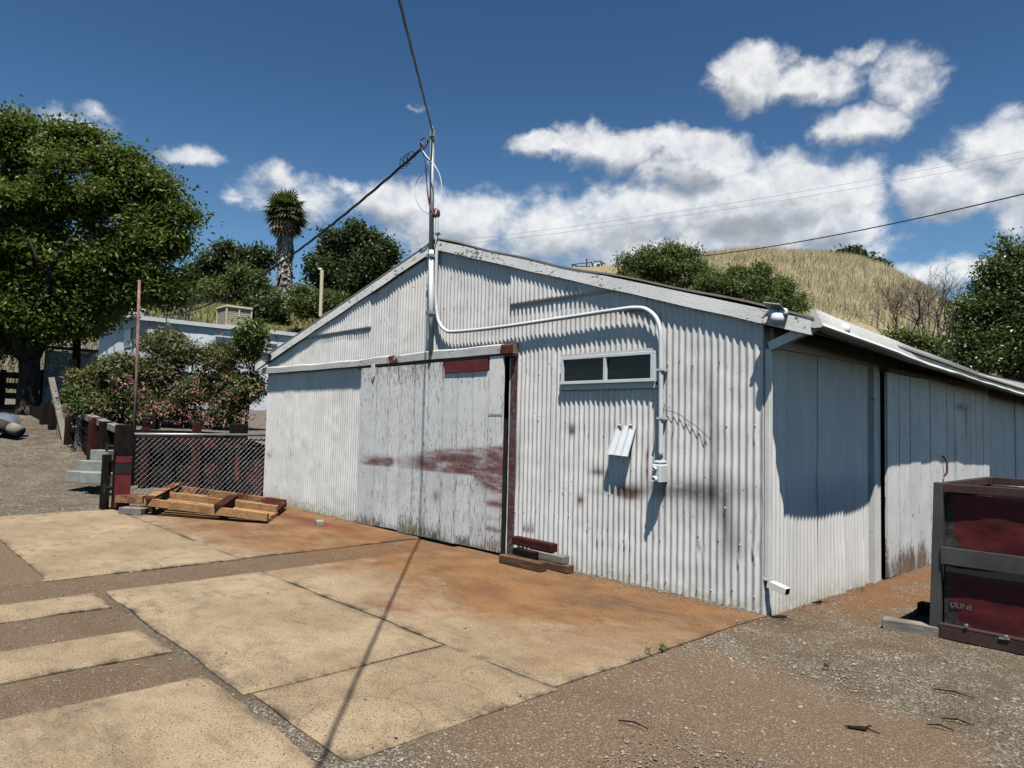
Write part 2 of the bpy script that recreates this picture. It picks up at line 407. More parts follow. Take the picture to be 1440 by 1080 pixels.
def m_glass():
    m = NM('dusty_dark_glass'); P = m.obj()
    n = m.noise(P, 22, 5, .7); k = m.mr(m.noise(P, 160, 2), .72, .76)
    c = m.mix(m.mr(n, .45, .8), (.003, .004, .007), (.012, .014, .018))
    c = m.mix(k, c, (.14, .14, .13))
    return m.out(c, .07, spec=.30)
GLASS = m_glass()
def m_binpanel():
    m = NM('worn_red_bin_panel'); P = m.obj(); w = m.attr('wear')
    n = m.noise(m.mapv(P, (1, 1, 2.2)), 5, 6, .66)
    c = m.mix(m.mr(n, .3, .7), (.045, .008, .010), (.105, .014, .016))
    b = m.mr(m.math('ADD', w[0], m.math('MULTIPLY', m.math('SUBTRACT', m.noise(m.mapv(P, (1, 1, 1.6)), 3.2, 7, .7, .3), .5), 1.6)), .42, .95)
    c = m.mix(b, c, m.mix(m.mr(m.noise(P, 30, 4), .3, .7), (.016, .014, .014), (.06, .054, .052)))
    sc = m.noise(m.mapv(P, (2.5, 2.5, 26), rot=(0, .12, 0)), 2.2, 4, .7)
    c = m.mix(m.math('MULTIPLY', m.mr(sc, .69, .73), .5), c, (.22, .17, .16))
    return m.out(c, .58, m.bump(n, .3, .006), spec=.25)
BINPANEL = m_binpanel()
LEAF_BIG = m_leaf('broad_green_leaves', (0.034, 0.060, 0.008), (0.092, 0.124, 0.018), .28)
LEAF_OAK = m_leaf('dark_oak_leaves', (0.024, 0.038, 0.014), (0.051, 0.074, 0.022), .12)
LEAF_BUSH = m_leaf('grey_green_leaves', (0.068, 0.086, 0.024), (0.119, 0.142, 0.041), .18)
LEAF_MID = m_leaf('mid_green_leaves', (0.046, 0.074, 0.018), (0.101, 0.135, 0.032), .22)
LEAF_RIGHT = m_leaf('glossy_dark_leaves', (0.038, 0.057, 0.016), (0.084, 0.111, 0.030), .18, .38, .5)
LEAF_OLE = m_leaf('oleander_leaves', (0.046, 0.059, 0.016), (0.108, 0.119, 0.035), .18)
LEAF_RED = m_leaf('reddish_leaves', (.060, .026, .018), (.11, .055, .03), .18)
BLOSSOM = m_leaf('pink_blossom', (.22, .035, .042), (.46, .21, .20), .15)
PALMGREEN = m_leaf('palm_fronds', (.032, .045, .013), (.10, .105, .035), .15)
PALMDEAD = m_leaf('dead_palm_fronds', (.20, .13, .06), (.34, .24, .12), .1)
PALMSKIRT = m_leaf('grey_palm_skirt', (.11, .085, .065), (.34, .31, .27), .05, .9, .1)
STRAW = m_leaf('dry_hill_grass', (.30, .235, .125), (.56, .46, .28), .15, .8, .1)
STRAWGREEN = m_leaf('green_hill_grass', (.07, .075, .02), (.17, .15, .05), .15, .8, .1)
STONE = m_leaf('loose_stones', (.085, .070, .052), (.27, .235, .185), 0, .9, .15)

# ------------------------------------------------------------------ ground, slabs, hills
def cuts(*seg):
    r = []
    for a, b, st in seg: r += list(np.arange(a, b-1e-6, st))
    return np.array(r+[seg[-1][1]])
# line of the retaining wall at the back left: below it the yard, above it the terrace
RW = [at(-40, 598, 25), at(60, 606, 19.5), at(92, 622, 18), at(128, 648, 15.7), at(162, 660, 14.6), at(250, 676, 14.4), at(374, 682, 14.2)]
RW = [(float(p[0]), float(p[1])) for p in RW]
RWX = np.array([p[0] for p in RW]+[-9.9]); RWY = np.array([p[1] for p in RW]+[2.1])
def rw_y(x): return np.interp(x, RWX, RWY)
def yard_z(x, y):
    rise = np.clip((-x-12.7)*.145, 0, 1.4)+.06*np.exp(-((x+12.7)/1.2)**2)
    near = np.exp(-np.abs(y-rw_y(x))/1.4)*sst(-13.6, -15.5, x)*.22
    return rise+near
gx = cuts((-420, -40, 38), (-40, -14, .5), (-14, 6, .09), (6, 20, 1.0), (20, 420, 40))
gy = cuts((-420, -30, 39), (-30, -6.5, .6), (-6.5, 3.5, .09), (3.5, 24, .8), (24, 420, 40))
X, Y = np.meshgrid(gx, gy); nx, ny = len(gx), len(gy)
Z = yard_z(X, Y)+(fbm(X*.9, Y*.9)-.5)*.05*sst(.2, 1.5, np.maximum(X, -Y-4.2))-.024
Z = Z+(fbm(X*3, Y*3)-.5)*.012
inside = (X > -13) & (X < .05) & (Y > .1); Z = np.where(inside, -.05, Z)
# right of the pad the gravel is banked level with the slab
ban = sst(.0, .22, X)*sst(-9, -7, -np.abs(Y)); Z = Z+.02*ban
wear = np.zeros((ny, nx, 3)); tone = np.zeros((ny, nx, 3))
P = lambda px, py: gnd(px, py)[:2]
def gb(px, py, rx, ry): c = P(px, py); return blob(X, Y, c[0], c[1], rx, ry)
wear[..., 0] = np.clip(.95*gb(1030, 960, 1.0, .7)+.8*gb(760, 1040, .9, .6)+.75*gb(900, 960, .7, .5)+.7*gb(1180, 1040, .9, .3)+.6*gb(1130, 890, .5, .5)+.5*gb(1260, 1010, .7, .2)
                     + 1.0*((X > -4.8) & (X < -3.9) & (Y < 0))+.9*((X < -.9) & (Y < -3.9)*(Y > -9) & (X > -10))+.25, 0, 1)*sst(-10, -9.4, X)
wear[..., 0] += .2*(X < -9.6)
wear[..., 0] -= .75*gb(1330, 960, 1.1, .8)+.5*gb(1000, 860, .3, .3)
wear[..., 1] = np.clip(1.1*gb(1270, 800, 1.2, 2.5)+.8*gb(1240, 830, .6, .5)+.35*gb(1170, 850, .6, .5)+1.0*((X > -4.8) & (X < -3.9))*sst(-2.6, -.4, Y), 0, 1)
wear[..., 2] = np.clip(.2*((X > -4.8) & (X < -3.9) & (Y < -.5))+.28*((X < -.9) & (X > -3.9) & (Y < -3.85))+.6*gb(1110, 878, .25, .2)+.4*gb(900, 1000, .3, .1)+.5*blob(X, Y, -19.5, -1.0, 3, 2.5), 0, 1)
tone[..., 0] = sst(26, 45, np.hypot(X+5, Y))
vid = np.arange(nx*ny).reshape(ny, nx)
fc = np.stack([vid[:-1, :-1], vid[:-1, 1:], vid[1:, 1:], vid[1:, :-1]], -1).reshape(-1, 4)
GROUND = np_mesh('ground', np.stack([X, Y, Z], -1).reshape(-1, 3), fc, m_ground(), smooth=True,
                 attrs={'wear': wear.reshape(-1, 3), 'tone': tone.reshape(-1, 3)})
tag(GROUND, 'brown gravel and dirt yard around the barn', kind='structure')
CONC = m_concrete()
def slab(x0, x1, y0, y1, top=0.0, tilt=0.0):
    xs = np.linspace(x0, x1, max(3, int((x1-x0)/.05))); ys = np.linspace(y0, y1, max(3, int((y1-y0)/.05)))
    X, Y = np.meshgrid(xs, ys); n, k = X.shape
    ed = lambda t: (fbm(t*2.2, t*0+x0*3.1+y0, 5)-.5)*.05
    wx = np.clip((X-x0)/.3, 0, 1); wx1 = np.clip((x1-X)/.3, 0, 1); wy = np.clip((Y-y0)/.3, 0, 1); wy1 = np.clip((y1-Y)/.3, 0, 1)
    X2 = X+ed(Y)*(1-wx)+ed(Y+40)*(1-wx1); Y2 = Y+ed(X)*(1-wy)+ed(X+60)*(1-wy1)
    dist = np.minimum(np.minimum(X-x0, x1-X), np.minimum(Y-y0, y1-Y))
    Z = top+tilt*(X-x0)-.012*np.exp(-dist/.02)+(fbm(X*1.3, Y*1.3)-.5)*.012
    r = (.10+.97*sst(-2.7, -.45, Y))*(1-.45*sst(-1.4, 0, X)*sst(-.4, -1.3, Y))*sst(-3.4, -2.0, Y)+.13
    if x1 < -4: r = np.clip(sst(-2.9, -1.7, Y)*.72*(.4+.6*sst(-9.9, -8.6, X))+.4*sst(-1.2, 0, Y), 0, 1)*(y1 > -2)+.12
    if x1 < -4 and y1 < -2: r = r*0+.16
    gb = lambda px, py, rx, ry: blob(X, Y, P(px, py)[0], P(px, py)[1], rx, ry)
    r = r+.5*gb(960, 850, 1.3, .35)+.25*gb(700, 840, .8, .5)
    d = .75*gb(880, 850, .5, .14)+.5*gb(830, 850, .3, .12)+.7*gb(490, 975, .12, .05)+.28*gb(100, 1005, .5, .25)+.22*gb(60, 1050, .6, .3)+.35*gb(270, 835, .5, .25)+.4*gb(200, 785, .4, .12)+.3*gb(640, 990, .25, .2)
    d = d+1.0*np.exp(-dist/.035)*sst(.35, .6, fbm(X*7, Y*7))
    rd = .8*blob(X, Y, -6.7, -.55, 1.6, .16)+.5*gb(560, 858, .35, .12)+.4*gb(690, 832, .3, .12)+.3*gb(330, 745, .8, .2)
    wear = np.stack([r, d, rd], -1).clip(0, 1)
    tn = np.stack([gb(150, 1030, 1.2, .5)*.5, r*0, r*0], -1)
    vv = np.stack([X2, Y2, Z], -1).reshape(-1, 3)
    vid = np.arange(n*k).reshape(n, k)
    f = np.stack([vid[:-1, :-1], vid[:-1, 1:], vid[1:, 1:], vid[1:, :-1]], -1).reshape(-1, 4)
    loop = np.concatenate([vid[0, :], vid[1:, -1], vid[-1, -2::-1], vid[-2:0:-1, 0]])
    low = vv[loop].copy(); low[:, 2] = -.16; b = len(vv); m = len(loop)
    sk = np.array([(loop[i], b+i, b+(i+1) % m, loop[(i+1) % m]) for i in range(m)])
    at2 = lambda a: np.concatenate([a.reshape(-1, 3), a.reshape(-1, 3)[loop]])
    o = np_mesh('concrete_pad', np.concatenate([vv, low]), np.concatenate([f, sk]), CONC, smooth=False, attrs={'wear': at2(wear), 'tone': at2(tn)})
    return tag(o, kind='structure')
slab(-3.95, .03, -2.50, .0)
slab(-3.95, -.985, -3.90, -2.525)
slab(-.965, .07, -3.86, -2.52)
slab(-9.65, -4.72, -2.42, .0)
slab(-9.75, -4.68, -4.20, -2.435)
slab(-3.95, -3.38, -8.0, -3.98)
slab(-2.62, -1.98, -8.0, -3.97)
slab(-1.41, .12, -8.0, -3.96)

# hills and terrace: one height field behind the retaining wall and the barn
CREST = [(-700, 470), (-300, 462), (0, 448), (130, 436), (230, 415), (300, 402), (400, 415), (560, 415), (700, 395), (830, 384), (900, 378), (1000, 371), (1060, 366), (1150, 369), (1200, 377), (1250, 393), (1300, 417), (1350, 448), (1440, 500), (1600, 548), (2000, 575)]
_az = []; _el = []
for px, py in CREST:
    v = ray(px, py); _az.append(math.atan2(v[0], v[1])); _el.append(v[2]/math.hypot(v[0], v[1]))
_az = np.array(_az); _el = np.array(_el)
def hill_z(x, y):
    dx = x-CAM[0]; dy = y-CAM[1]; r = np.hypot(dx, dy); a = np.arctan2(dx, dy)
    el = np.interp(a, _az, _el)
    left = sst(-.5, -.75, a)
    r1 = 78.0; top = 1.5+el*r1
    base = 1.2*sst(-9.2, -11.8, x)+.55*sst(-13, -21, x)
    r0 = 33.0
    t = np.clip((r-r0)/(r1-r0), 0, 1)
    prof = np.where(t < 1, t*t*(3-2*t)*.55+.45*np.sin(t*math.pi/2), 1)
    far = np.clip((r-r1)/90, 0, 1)
    z = base+(top-base)*prof*(1-.35*far*far)
    return z+(fbm(x*.15, y*.15)-.5)*1.0*sst(36, 60, r)*(1-.6*np.exp(-((r-r1)/10)**2))
hx = cuts((-170, -60, 4), (-60, -8, .55), (-8, 80, 1.6), (80, 140, 5)); ht = cuts((0, 3, .25), (3, 60, 1.0), (60, 110, 1.2), (110, 190, 6))
HX, HT = np.meshgrid(hx, ht)
y0 = np.where(HX < -9.9, rw_y(HX)+.14, np.where(HX < 1.2, np.interp(HX, [-9.9, -9.3, 1.2], [2.2, 14.5, 14.5]), np.interp(HX, [1.2, 2.5, 200], [14.5, 22, 22])))
HY = y0+HT; HZ = hill_z(HX, HY)
HZ = HZ-.35*np.exp(-HT/.25)*(HX < -9.9)*0+(fbm(HX*1.1, HY*1.1)-.5)*.12*sst(.3, 2, HT)
HZ = np.where((HX > -9.5) & (HT < .3), -.2, HZ)
az = np.arctan2(HX-CAM[0], HY-CAM[1])
green = sst(-.76, -.92, az)*.85
bare = sst(15, 6, HT)*sst(-9.6, -11, HX)
green = np.clip(green+.5*blob(az, np.hypot(HX-CAM[0], HY-CAM[1]), -.60, 50, .16, 22), 0, 1)
hw = np.stack([green, bare, green*0], -1)
n, k = HX.shape; vid = np.arange(n*k).reshape(n, k)
f = np.stack([vid[:-1, :-1], vid[:-1, 1:], vid[1:, 1:], vid[1:, :-1]], -1).reshape(-1, 4)
HILL = np_mesh('hill', np.stack([HX, HY, HZ], -1).reshape(-1, 3), f, m_hill(), smooth=True, attrs={'wear': hw.reshape(-1, 3)})
tag(HILL, 'grassy hill rising behind the barn and the pale house', kind='structure')
def hz(x, y): return float(hill_z(np.array(float(x)), np.array(float(y))))
# standing grass on the hill
def blades(name, n, azr, rr, mat, hgt, wid, label, cond=None):
    a = rng.uniform(azr[0], azr[1], n); r = rng.uniform(rr[0]**2, rr[1]**2, n)**.5
    x = CAM[0]+np.sin(a)*r; y = CAM[1]+np.cos(a)*r; z = hill_z(x, y)-.05
    k = fbm(x*.25, y*.25); keep = (rng.random(n) < .35+k)
    if cond is not None: keep &= cond(x, y, a, r)
    a, r, x, y, z = [q[keep] for q in (a, r, x, y, z)]; n = len(x)
    h = hgt*(.55+.9*rng.random(n)); w = wid*(.6+.8*rng.random(n)); t = rng.uniform(0, math.pi, n)
    lean = rng.normal(.22, .22, n)*h; la = rng.normal(.6, .9, n)
    b0 = np.stack([x-np.cos(t)*w, y-np.sin(t)*w, z], -1); b1 = np.stack([x+np.cos(t)*w, y+np.sin(t)*w, z], -1)
    tp = np.stack([x+np.cos(la)*lean, y+np.sin(la)*lean, z+h], -1)
    v = np.stack([b0, b1, tp], 1).reshape(-1, 3); fcs = np.arange(3*n).reshape(-1, 3)
    o = np_mesh(name, v, fcs, mat); return tag(o, label, 'grass', kind='stuff')
blades('dry_grass', 120000, (-.82, -.12), (50, 84), STRAW, .62, .026, 'tall dry golden grass covering the hill behind the barn', lambda x, y, a, r: (a > -.655) & ((a > -.60) | (rng.random(len(a)) < .4)))
blades('green_grass', 34000, (-1.5, -.86), (36, 82), STRAWGREEN, .45, .03, 'green and yellow grass on the slope behind the pale house')
# loose stones on the gravel
def pebbles():
    ico = []; t = (1+5**.5)/2
    iv = np.array([(-1, t, 0), (1, t, 0), (-1, -t, 0), (1, -t, 0), (0, -1, t), (0, 1, t), (0, -1, -t), (0, 1, -t), (t, 0, -1), (t, 0, 1), (-t, 0, -1), (-t, 0, 1)])/math.hypot(1, t)
    jf = np.array([(0, 11, 5), (0, 5, 1), (0, 1, 7), (0, 7, 10), (0, 10, 11), (1, 5, 9), (5, 11, 4), (11, 10, 2), (10, 7, 6), (7, 1, 8), (3, 9, 4), (3, 4, 2), (3, 2, 6), (3, 6, 8), (3, 8, 9), (4, 9, 5), (2, 4, 11), (6, 2, 10), (8, 6, 7), (9, 8, 1)])
    pts = []
    def add(n, x0, x1, y0, y1, dens=None):
        x = rng.uniform(x0, x1, n); y = rng.uniform(y0, y1, n)
        on = np.zeros(n, bool)
        for a, b, c, d in ((-3.95, .03, -2.5, 0), (-3.95, .07, -3.9, -2.5), (-9.7, -4.7, -4.2, 0), (-3.95, -3.38, -8, -3.97), (-2.62, -1.98, -8, -3.97), (-1.41, .12, -8, -3.95), (-12, .02, .05, 9)):
            on |= (x > a) & (x < b) & (y > c) & (y < d)
        p = np.where(on, .05, 1.0)+1.0*on*np.exp(-np.abs(y)/.07)*(x > -3)*(y < 0)+.6*on*np.exp(-np.abs(y)/.06)*(x < -6)*(y < 0)
        if dens is not None: p = p*dens(x, y)
        kk = rng.random(n) < p
        pts.append(np.stack([x[kk], y[kk], on[kk]], -1))
    add(45000, 0, 2.8, -4.4, 1.0, lambda x, y: np.clip(.25+1.5*(fbm(x*1.5, y*1.5)-.35), .08, 1))
    add(7000, -5, .1, -5.2, 0, None)
    add(7000, .0, 3.4, 1.0, 6, None)
    add(32000, -17, -9.6, -5.5, 1.0, None)
    add(7000, -3.0, .0, -.3, 0); add(4000, -9.7, -6.4, -.25, 0)
    pts = np.concatenate(pts); n = len(pts)
    s = np.exp(rng.normal(math.log(.0034), .45, n)).clip(.0018, .013)*np.where(pts[:, 0] < -9, 1.7, 1)
    z = yard_z(pts[:, 0], pts[:, 1])-.024+.02*sst(0, .22, pts[:, 0])+.026*pts[:, 2]
    th = rng.uniform(0, 6.28, n); c, si = np.cos(th), np.sin(th)
    sc = s[:, None]*rng.uniform(.7, 1.4, (n, 3))*np.array([1, 1, .6])
    v = iv[None]*sc[:, None, :]*rng.uniform(.8, 1.2, (n, 12, 1))
    vx = v[..., 0]*c[:, None]-v[..., 1]*si[:, None]; vy = v[..., 0]*si[:, None]+v[..., 1]*c[:, None]
    vv = np.stack([vx+pts[:, 0, None], vy+pts[:, 1, None], v[..., 2]+z[:, None]+s[:, None]*.3], -1).reshape(-1, 3)
    ff = (jf[None]+12*np.arange(n)[:, None, None]).reshape(-1, 3)
    o = np_mesh('gravel', vv, ff, STONE); tag(o, 'loose pale gravel stones scattered over the dirt', 'gravel', kind='stuff')
pebbles()

# ------------------------------------------------------------------ the barn
barn = thing('barn', (-4.87, 0, 0), 'white corrugated metal barn with a peeling sliding plank door', 'barn')
YF = -.065
PK = front(612, 351, YF); PR = front(1140, 470.5, YF); PL = front(359, 521, YF)
def rake(x): return np.interp(x, [PL[0], PK[0], PR[0]], [PL[2], PK[2], PR[2]])
pitch = .0678
PXR = lambda px: pitch
def corr_wall():
    xs = np.arange(-9.74, 0.0001, pitch/8); nc = len(xs)
    zs = np.concatenate([np.arange(-.07, 2.84, .05), [2.855, 2.8595], np.arange(2.90, 4.0, .05)])
    Xg, Zg = np.meshgrid(xs, zs); Zt = rake(xs)+.07
    Zg = np.minimum(Zg, Zt[None]); upper = (Zg > 2.858) & (((Xg > -3.135)) | ((Xg < -6.2)))
    pan = np.floor((Xg+9.74)/.61).astype(int); prn = np.random.default_rng(5).random((40, 4))
    pan = np.where(Zg > 2.42, (pan*7+3) % 40, pan); pan = np.where(upper, (pan*5+11) % 40, pan)
    lap = ((Xg+9.74) % .61)/.61
    ph = 2*math.pi*Xg/pitch+(prn[pan, 0]-.5)*1.3+(fbm(Xg*.8, Zg*.5)-.5)*.8
    amp = .0069*(.85+.3*prn[pan, 1])*(1-.35*sst(.12, -.05, Zg))
    Yg = -amp*np.cos(ph)-.010-.003*lap-.022*upper
    dent = (fbm(Xg*1.7+5, Zg*2.3)-.5)*.011+(fbm(Xg*5, Zg*7+9)-.5)*.010
    Yg = Yg+dent
    for px, py, r, d in ((880, 760, .09, .012), (845, 755, .07, .01), (985, 775, .05, .012), (1062, 778, .05, .012), (1040, 790, .03, .01), (905, 600, .03, .008), (430, 612, .05, .01), (405, 610, .05, .01), (440, 660, .05, .01), (1065, 615, .03, .008)):
        c = front(px, py); Yg = Yg+d*np.exp(-((Xg-c[0])**2+((Zg-c[2])*1.6)**2)/r**2)*np.sign(np.sin(Xg*90))
    # stains
    B = lambda px, py, rx, rz: blob(Xg, Zg, front(px, py)[0], front(px, py)[2], rx, rz)
    so = .5*B(1003, 655, .045, .42)+.62*B(1020, 735, .05, .32)+.5*B(1000, 560, .04, .3)+1.0*B(805, 605, .05, .06)+.5*B(965, 685, .42, .07)+.4*B(990, 705, .25, .16)+.5*B(930, 692, .5, .06)+.4*B(1035, 760, .08, .2)
    so += 1.0*B(886, 693, .14, .06)+.4*B(846, 690, .2, .03)+.5*B(379, 640, .09, .05)+.3*B(410, 640, .05, .08)+.35*B(730, 640, .05, .4)+.25*B(757, 650, .06, .04)+.4*B(935, 700, .02, .12)+.3*B(1045, 690, .15, .08)
    ru = 1.0*B(884, 693, .13, .05)+1.0*B(817, 703, .05, .05)+1.1*B(911, 641, .022, .06)+1.0*B(911, 663, .02, .06)+.9*B(842, 663, .11, .03)+.5*B(725, 640, .03, .35)
    ru += 1.0*B(738, 743, .018, .04)+1.0*B(744, 744, .018, .04)+1.0*B(750, 744, .018, .04)
    di = sst(.20, -.07, Zg)*.95+.5*sst(-4, -9.7, Xg)*sst(.3, -.05, Zg)
    rs = np.random.default_rng(12)
    for zr in (3.34, 2.96, 2.08, 1.50, .84, .50):
        for _ in range(26):
            cx = round(rs.uniform(-9.7, -.02)/pitch)*pitch; cz = zr+rs.uniform(-.05, .05); L = rs.uniform(.04, .22)
            t = (cz-Zg)/L; st = np.exp(-((Xg-cx)/.009)**2)*np.where((t > -.05) & (t < 1), 1-np.clip(t, 0, 1), 0)*rs.uniform(.2, .8)
            if rs.random() < .5: ru += st
            else: so += st*.7
    lapd = sst(.985, 1.0, lap)*.35  # dark line at sheet laps: grime plus the overlap's thin shadow painted in
    so = so+lapd
    vid = np.arange(Xg.size).reshape(Xg.shape)
    f = np.stack([vid[:-1, :-1], vid[:-1, 1:], vid[1:, 1:], vid[1:, :-1]], -1)
    xm = (xs[:-1]+xs[1:])/2; zm = (Zg[:-1, :-1]+Zg[1:, 1:])/2; xm = np.broadcast_to(xm, zm.shape)
    ok = (Zg[1:, :-1]-Zg[:-1, :-1] > 1e-5) | (Zg[1:, 1:]-Zg[:-1, 1:] > 1e-5)
    ok &= ~((xm > -6.38) & (xm < -3.14) & (zm < 2.28))
    ok &= ~((xm > -2.31) & (xm < -1.13) & (zm > 1.95) & (zm < 2.21))
    o = np_mesh('front_wall', np.stack([Xg, Yg, Zg], -1).reshape(-1, 3), f[ok], PAINTED, barn, smooth=True,
                attrs={'wear': np.stack([so, ru, di], -1).reshape(-1, 3).clip(0, 1)})
    return o
corr_wall()
nb = MB()
for z, st in ((3.34, 4), (2.96, 3), (2.08, 3), (1.50, 3), (.84, 4), (.50, 3), (.10, 3)):
    i = 0; x = -9.65
    while x < -.03:
        xx = round(x/pitch)*pitch+random.uniform(-.008, .008); zz = z+random.uniform(-.05, .05)
        if zz < rake(xx)-.02 and not (-6.5 < xx < -3.05 and zz < 2.45) and not (-2.4 < xx < -1.05 and 1.8 < zz < 2.3) and random.random() < .8:
            nb.lathe((xx, -.0205, zz), [(.0085, 0), (.008, .002), (.005, .004), (.001, .0045)], 6, M=Matrix.Rotation(math.pi/2, 3, 'X'), m=0 if random.random() < .3 else 1)
        x += pitch*st*random.uniform(.7, 1.3)
no = nb.build('wall_nails', [WHITEMET, RUSTPIPE], barn); tag(no, kind='stuff')
# inside back face and other walls
b = MB(); b.box(-9.70, -.06, 13.9, 14.0, -.1, 2.5); b.prism([(-9.7, 13.9, 2.5), (-.06, 13.9, 2.5), (PK[0], 13.9, 3.1)], (0, .1, 0)); b.build('rear_wall', SIDEMET, barn)
b = MB(); b.box(-9.74, -9.70, .02, 13.9, -.1, 2.52); b.build('far_side_wall', SIDEMET, barn)
# roof: two slopes; the right eave sags towards the middle of the barn
def sag(x, y): return float(np.interp(y, [.2, 1.2, 1.92, 2.78, 3.6, 4.5, 6.6, 8.5, 14], [0, .035, .06, .09, .125, .165, .22, .27, .30])*(1+1.3*(1-np.clip((x+4.6)/5.0, 0, 1)))*np.clip((x+10.3)/5.6, 0, 1))
rt = .145
b = MB()
for A, Bp, s in ((PL, PK, -1), (PK, PR, 1)):
    a0 = V((A[0], YF-.004, A[2]+rt)); a1 = V((Bp[0], YF-.004, Bp[2]+rt))
    if s < 0: a0.x -= .02
    else: a1.x += .03
    nseg = 26
    for i in range(nseg):        # the sheets lift a little along the rake
        p = a0.lerp(a1, i/nseg); q = a0.lerp(a1, (i+1)/nseg)
        w = lambda t: (.012*math.sin(t*9+s)+.008*math.sin(t*23))
        p.z += w(i/nseg)*(s > 0)+.004; q.z += w((i+1)/nseg)*(s > 0)+.004
        yy = cuts((0, 6, .5), (6, 14.2, 1.6))
        for ya, yb in zip(yy[:-1], yy[1:]):
            Q = [V((u.x, u.y+y, u.z-sag(u.x, y))) for u, y in ((p, ya), (q, ya), (q, yb), (p, yb))]
            b.poly(Q); b.poly([u-V((0, 0, .018)) for u in Q])
            if s > 0 and i == nseg-1: b.poly([Q[1], Q[2], Q[2]-V((0, 0, .018)), Q[1]-V((0, 0, .018))], 1)
        b.poly([p, q, q-V((0, 0, .018)), p-V((0, 0, .018))], 1)
b.build('roof', [ROOFMET, FELT], barn)
for A, Bp in ((PL, PK), (PK, PR)):
    b = MB(); nseg = 14
    for i in range(nseg):
        t0, t1 = i/nseg, (i+1)/nseg
        if A is PL and t0 < .155 and t1 > .06 and False: continue
        p = np.array(A)*(1-t0)+np.array(Bp)*t0; q = np.array(A)*(1-t1)+np.array(Bp)*t1
        j0 = .004*math.sin(t0*31); j1 = .004*math.sin(t1*31)
        b.prism([(p[0], YF, p[2]+j0), (q[0], YF, q[2]+j1), (q[0], YF, q[2]+rt-.02), (p[0], YF, p[2]+rt-.02)], (0, .043, 0))
    b.build('rake_board', FASCIA, barn)
# eave soffit and rafters on the side
b = MB(); ex = PR[0]-.02; ez = PR[2]
yy = cuts((-.02, 6, .4), (6, 14, 2))
for ya, yb in zip(yy[:-1], yy[1:]): b.poly([(.0, ya, rake(0)+.085-sag(0, ya)), (ex, ya, ez+.085-sag(ex, ya)), (ex, yb, ez+.085-sag(ex, yb)), (.0, yb, rake(0)+.085-sag(0, yb))])
b.build('soffit', SOFFIT, barn)
b = MB(); b.box(-.015, .028, .10, 13.8, 2.19, 2.36); b.build('top_plate_board', TRIM, barn)
b = MB()
for ya, yb in zip(yy[:-1], yy[1:]):
    b.prism([(ex-.03, ya, ez+.03-sag(ex, ya)), (ex-.03, yb, ez+.03-sag(ex, yb)), (ex-.03, yb, ez+.083-sag(ex, yb)), (ex-.03, ya, ez+.083-sag(ex, ya))], (.03, 0, 0))
b.build('eave_fascia', SOFFIT, barn)
b = MB(); b.box(-10.30, -10.27, -.02, 13.9, PL[2]-.0, PL[2]+.12); b.build('eave_fascia', TRIM, barn)
# side wall: ribbed panels with open joints, then the bay past the sliding door
def side_wall():
    for (y0, y1, kick) in ((.11, .40, .0), (.404, .992, .012), (1.022, 1.545, .034), (1.573, 2.035, .02), (2.06, 2.20, .0), (6.20, 8.2, 0), (8.204, 10.2, .0), (10.204, 12.0, 0), (12.0, 13.9, 0)):
        ys = np.arange(y0, y1+1e-6, pitch/8); zs = np.arange(-.10, 2.36, .06)
        Yg, Zg = np.meshgrid(ys, zs)
        t = (Yg-y0)/(y1-y0)
        Xg = .006*np.cos(2*math.pi*Yg/pitch+y0*9)+(fbm(Yg*2, Zg*2+3)-.5)*.012-.004+kick*sst(.75, .0, Zg)*sst(.45, 1, t)*.8+kick*.25*t
        di = sst(.16, -.1, Zg)*.8; so = .8*(t > .98)+.5*(t < .012)
        vid = np.arange(Xg.size).reshape(Xg.shape)
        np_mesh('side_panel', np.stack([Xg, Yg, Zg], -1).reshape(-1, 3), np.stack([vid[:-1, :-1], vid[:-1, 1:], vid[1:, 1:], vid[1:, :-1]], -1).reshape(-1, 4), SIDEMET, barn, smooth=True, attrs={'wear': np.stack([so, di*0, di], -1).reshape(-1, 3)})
side_wall()
b = MB(); b.box(-.06, -.03, .02, 13.9, -.1, 2.4); b.build('side_framing', DARK, barn)
b = MB(); b.box(-.025, -.001, -.008, .108, -.08, 2.40); b.build('corner_board', TRIM, barn)
b = MB(); b.box(-.02, .05, 2.215, 2.30, -.06, 2.19); b.box(-.02, .035, 2.345, 2.42, -.06, 2.19); b.build('door_post', TRIM, barn)
